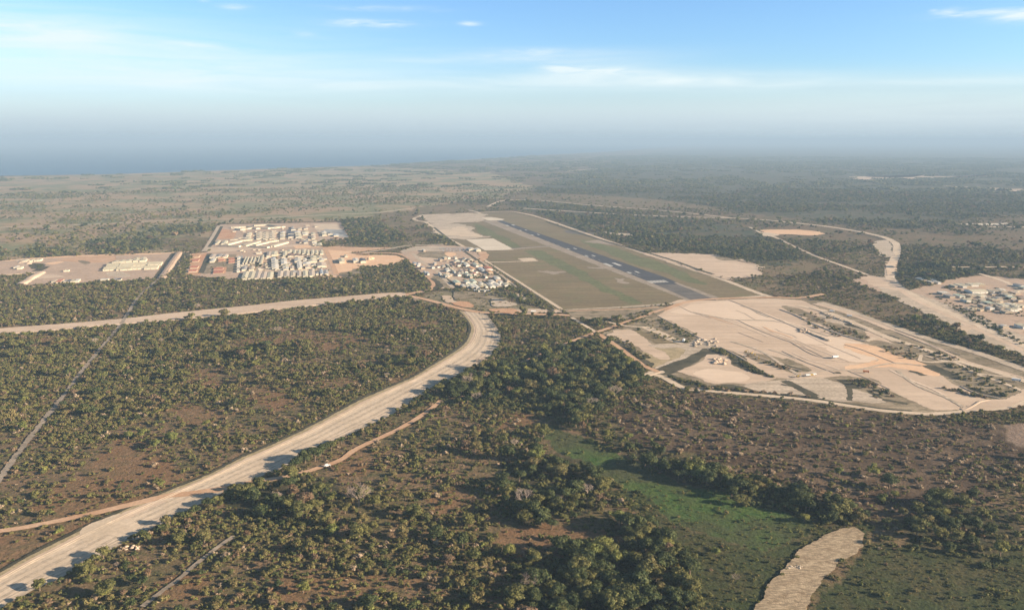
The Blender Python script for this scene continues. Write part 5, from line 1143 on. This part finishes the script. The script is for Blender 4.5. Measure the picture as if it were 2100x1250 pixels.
# =================================================================== vehicles, heaps, logs
def wheel_mesh(r_, w_):
    vs, fs = [], []; n = 14
    for s_ in (-w_/2, w_/2):
        for i in range(n): a_ = i*2*pi/n; vs.append((r_*cos(a_), s_, r_*sin(a_)))
    fs = [tuple(range(n)), tuple(range(2*n-1, n-1, -1))] + [((i+1) % n, i, i+n, (i+1) % n+n) for i in range(n)]
    return mesh('wheel', vs, fs, 'tyre')
WH = wheel_mesh(.5, .35)
def vehicle(u, v, ang, kind, body, label, group=None, s_=1.0):
    gx, gy = G(u, v); r_ = bpy.data.objects.new({'truck':'truck','car':'car','excavator':'excavator'}[kind], None); col.objects.link(r_)
    r_.location = (gx, gy, LAYER[0]+.03); r_.rotation_euler.z = ang; r_.scale = (s_,)*3
    if kind == 'truck':
        link('chassis', MB().box(-4.2, 3.6, -.5, .5, .6, .9).build('chassis', 'steel'), r_)
        link('cab', MB().add([(2.0,-1.2,.9),(4.0,-1.2,.9),(4.0,1.2,.9),(2.0,1.2,.9),(2.0,-1.2,3.0),(3.5,-1.2,3.0),(3.5,1.2,3.0),(2.0,1.2,3.0)], box_v(0,1,0,1,0,1)[1]).build('cab', body), r_)
        link('windscreen', MB().box(3.6, 3.85, -1.0, 1.0, 1.9, 2.7).build('windscreen', 'glass'), r_)
        link('cargo_bed', MB().box(-4.2, 1.7, -1.25, 1.25, .95, 2.9).build('cargo_bed', body), r_)
        wx = (-3.2, -1.9, 2.9)
    elif kind == 'car':
        link('body', MB().box(-2.3, 2.3, -.9, .9, .4, 1.15).add([(-1.7,-.85,1.15),(1.1,-.85,1.15),(1.1,.85,1.15),(-1.7,.85,1.15),(-1.3,-.75,1.85),(.6,-.75,1.85),(.6,.75,1.85),(-1.3,.75,1.85)], box_v(0,1,0,1,0,1)[1]).build('body', body), r_)
        link('windscreen', MB().box(.72, .95, -.7, .7, 1.2, 1.7).build('windscreen', 'glass'), r_)
        wx = (-1.5, 1.5)
    else:
        for s in (-1, 1): link('track', MB().box(-2, 2, s*1.4-.35, s*1.4+.35, 0, 1).build('track', 'tyre'), r_)
        link('cab', MB().box(-1.8, 1.5, -1.3, 1.3, 1.1, 2.3).box(.2, 1.6, -1.2, 0, 2.3, 3.3).build('cab', body), r_)
        link('boom', MB().add([(1.5,.2,2),(5,.2,4.6),(5,.6,4.6),(1.5,.6,2),(1.5,.2,2.6),(5,.2,5.1),(5,.6,5.1),(1.5,.6,2.6)], box_v(0,1,0,1,0,1)[1]).build('boom', body), r_)
        link('bucket', MB().box(4.7, 6.0, -.1, .9, .6, 1.8).build('bucket', 'steel'), r_); link('arm', MB().box(4.8, 5.2, .25, .55, 1.8, 4.7).build('arm', body), r_); wx = ()
    for a_ in wx:
        for b_ in (-1, 1): q = link('wheel', WH, r_); q.location = (a_, b_*(1.1 if kind == 'truck' else .85), .5)
    tag(r_, label, kind, group)
vehicle(1713, 735, .3, 'truck', 'white_body', 'white truck standing alone on the orange sand platform', s_=1.1)
vehicle(2084, 783, -.5, 'truck', 'white_body', 'white lorry beside the scrub at the right edge of the works', s_=1.2)
for i, (u, v) in enumerate([(1636,774),(1657,772),(1663,771.5),(1669,770.5)]): vehicle(u, v, .2, 'excavator' if i == 0 else 'truck', 'yellow_body' if i % 2 == 0 else 'white_body', f'{"yellow" if i % 2 == 0 else "white"} machine, {ORD[i]} from left at the lower edge of the sand platform', 'machines at the platform edge', s_=.8)
for i, (u, v) in enumerate([(1529,723),(1541,727),(1547,731),(1556,737)]): vehicle(u, v, .5*i, 'excavator', 'yellow_body', f'yellow excavator, {ORD[i]} from left on the grey streak of the platform', 'excavators on the platform', s_=.75)
vehicle(1776, 765, -.3, 'truck', 'orange_body', 'orange truck near the dark streak low on the platform', s_=.9)
vehicle(671, 958, .3, 'car', 'white_body', 'white car parked under the trees beside the causeway', s_=1.3)
vehicle(1402, 701, 1.2, 'truck', 'white_body', 'white truck on the pale sand left of the platform', s_=1.2)
vehicle(1094, 641, .1, 'truck', 'white_body', 'white truck on the orange road below the airfield', s_=1.1)
for i, (u, v) in enumerate([(1706,640.5),(1742,650)]): vehicle(u, v, -.5, 'truck', 'white_body', f'{ORD[i]} white truck on the pale haul road above the platform', 'trucks on the haul road')
# scattered white sheets in the parking and yards are small vehicles
for i in range(16):
    u, v = ZV(f'{790+(i%8)*58},{108+(i//8)*32}')[0]; vehicle(u, v, DV+1.2, 'car', 'white_body' if i % 3 else 'steel', 'small parked car between the grey carports', 'cars between the carports')
HM = []
for i in range(4):
    r = random.Random(i); vs, fs = [(0,0,1)], []; n = 12
    for la, (rr, zz) in enumerate(((.35,.8),(.7,.42),(1,.0),(1.05,-.1))):
        for j in range(n): a_ = j*2*pi/n; k_ = rr*r.uniform(.85,1.15); vs.append((k_*cos(a_), k_*sin(a_), zz*r.uniform(.85,1.12)))
    for j in range(n): fs.append((0, 1+j, 1+(j+1) % n))
    for la in range(3):
        for j in range(n): fs.append((1+la*n+j, 1+(la+1)*n+j, 1+(la+1)*n+(j+1) % n, 1+la*n+(j+1) % n))
    HM.append({m_: mesh('heap', vs, fs, m_) for m_ in ('sand', 'sand_grey', 'sand_orange')})
def heap(u, v, r_, h_, mat, label, group): 
    gx, gy = G(u, v); o_ = link('spoil_heap', HM[random.randrange(4)][mat]); o_.location = (gx, gy, LAYER[0]); o_.scale = (r_, r_*random.uniform(.8, 1.2), h_); o_.rotation_euler.z = random.uniform(0, 6); tag(o_, label, 'heap', group)
for i in range(26):
    t_ = i/25; u, v = ZB(f'{165+t_*255+random.uniform(-3,3)},{318+t_*100+random.uniform(-4,3)}')[0]; heap(u, v, random.uniform(1.6, 3), random.uniform(1, 1.9), 'sand_grey', 'small grey spoil heap in the line across the upper sand platform', 'spoil heaps in line on the platform')
for i in range(14): u, v = ZB(f'{170+random.uniform(0,100)},{310+random.uniform(0,40)}')[0]; heap(u, v, random.uniform(1.4, 2.5), random.uniform(.8, 1.4), 'sand', 'pale sand heap at the upper end of the grey heap line', 'pale sand heaps')
for i in range(34):
    t_ = i/33; u, v = ZB(f'{360+t_*260+random.uniform(-4,4)},{178+t_*90+random.uniform(-6,6)}')[0]; heap(u, v, random.uniform(1.5, 3), random.uniform(.9, 1.8), 'sand_grey', 'small spoil heap in the long row beside the upper haul road', 'spoil heaps beside the haul road')
for i in range(12): u, v = ZA(f'{1130+random.uniform(0,110)},{585+random.uniform(0,50)}')[0]; heap(u, v, random.uniform(2, 4.5), random.uniform(1.2, 3), 'sand', 'rough sand heap on the triangular basin beside the ditch', 'sand heaps in the triangular basin')
for i in range(16): u, v = ZA(f'{960+random.uniform(0,230)},{425+random.uniform(0,65)}')[0]; heap(u, v, random.uniform(2, 5), random.uniform(1, 2.6), 'sand_grey', 'pale rubble heap at the head of the dark ditch', 'rubble heaps at the ditch head')
for i in range(10): u, v = C4(f'{215+random.uniform(0,115)},{135+random.uniform(0,36)}')[0]; heap(u, v, random.uniform(4, 8), random.uniform(2, 3.5), 'sand', 'yellowish sand heap in the far left compound', 'sand heaps, left compound')
for i in range(5): u, v = Z3(f'{285+random.uniform(0,60)},{540+random.uniform(0,25)}')[0]; heap(u, v, random.uniform(6, 10), random.uniform(3, 5), 'sand_orange', 'big yellow sand heap in the orange yard', 'yellow sand heaps, orange yard')
for i in range(12): u, v = 1630+random.uniform(-14,14), 1166+random.uniform(-4,5); heap(u, v, random.uniform(.5, 1.3), random.uniform(.3, .8), 'sand_grey', 'pale rubble lump in the rut of the straw strip', 'rubble lumps in the straw strip')
for i in range(12): u, v = 268+random.uniform(-14,22), 1123+random.uniform(-6,6); heap(u, v, random.uniform(.6, 1.5), random.uniform(.3, .9), 'sand', 'pale stone lump at the lower edge of the causeway', 'stone lumps beside the causeway')
# cut brush lying on the straw strip: countless loose stems
def litter(name, poly, n_, len_, wid, mats, label, seed=3):
    r = random.Random(seed); us, vs_ = [p[0] for p in poly], [p[1] for p in poly]; V_, F_, M_ = [], [], []
    c_ = 0
    while c_ < n_:
        u, v = r.uniform(min(us), max(us)), r.uniform(min(vs_), max(vs_)); ins = False
        for i in range(len(poly)):
            (a1, b1), (a2, b2) = poly[i], poly[(i+1) % len(poly)]
            if (b1 <= v) != (b2 <= v) and u < a1+(v-b1)*(a2-a1)/(b2-b1): ins = not ins
        if not ins: continue
        x, y = G(u, v); a_ = r.gauss(1.05, .4); L_ = len_*r.uniform(.4, 1.3); w_ = wid*r.uniform(.5, 1.4); dx, dy = cos(a_)*L_/2, sin(a_)*L_/2; px_, py_ = -sin(a_)*w_/2, cos(a_)*w_/2; z0 = .9; z1 = z0+r.uniform(.05, .28); n0 = len(V_)
        V_ += [(x-dx-px_, y-dy-py_, z0), (x+dx-px_, y+dy-py_, z0), (x+dx+px_, y+dy+py_, z0), (x-dx+px_, y-dy+py_, z0), (x-dx*.9, y-dy*.9, z1), (x+dx*.9, y+dy*.9, z1)]
        mi = r.choices(range(len(mats)), (5, 3, 2)[:len(mats)])[0]
        for f in ((0,1,5,4), (2,3,4,5), (1,2,5), (3,0,4)): F_.append(tuple(n0+q for q in f)); M_.append(mi)
        c_ += 1
    o_ = link(name, mesh(name, V_, F_, mats, M_)); tag(o_, label, 'brush', None, 'stuff')
litter('cut_brush', catmull(STRAW, True, 3), 4200, 2.2, .32, ['straw_light', 'straw', 'brown_cleared'], 'loose straw coloured cut brush lying on the cleared strip')

# =================================================================== haze
bm = bmesh.new(); bmesh.ops.create_cube(bm, size=1); me = bpy.data.meshes.new('haze'); bm.to_mesh(me); bm.free()
hz = link('haze', me); hz.scale = (190000, 190000, 346); hz.location = (0, 0, 172)
mh = bpy.data.materials.new('haze'); mh.use_nodes = True; kh = NT(mh.node_tree); kh.n.clear()
pv = kh.node('ShaderNodeVolumePrincipled'); ho = kh.node('ShaderNodeOutputMaterial'); kh.l.new(pv.outputs[0], ho.inputs['Volume'])
pv.inputs['Color'].default_value = (.37, .53, .71, 1); pv.inputs['Density'].default_value = 0.88e-4; pv.inputs['Anisotropy'].default_value = 0
me.materials.append(mh); tag(hz, 'thin pale blue haze over the whole plain', 'haze', kind='stuff')
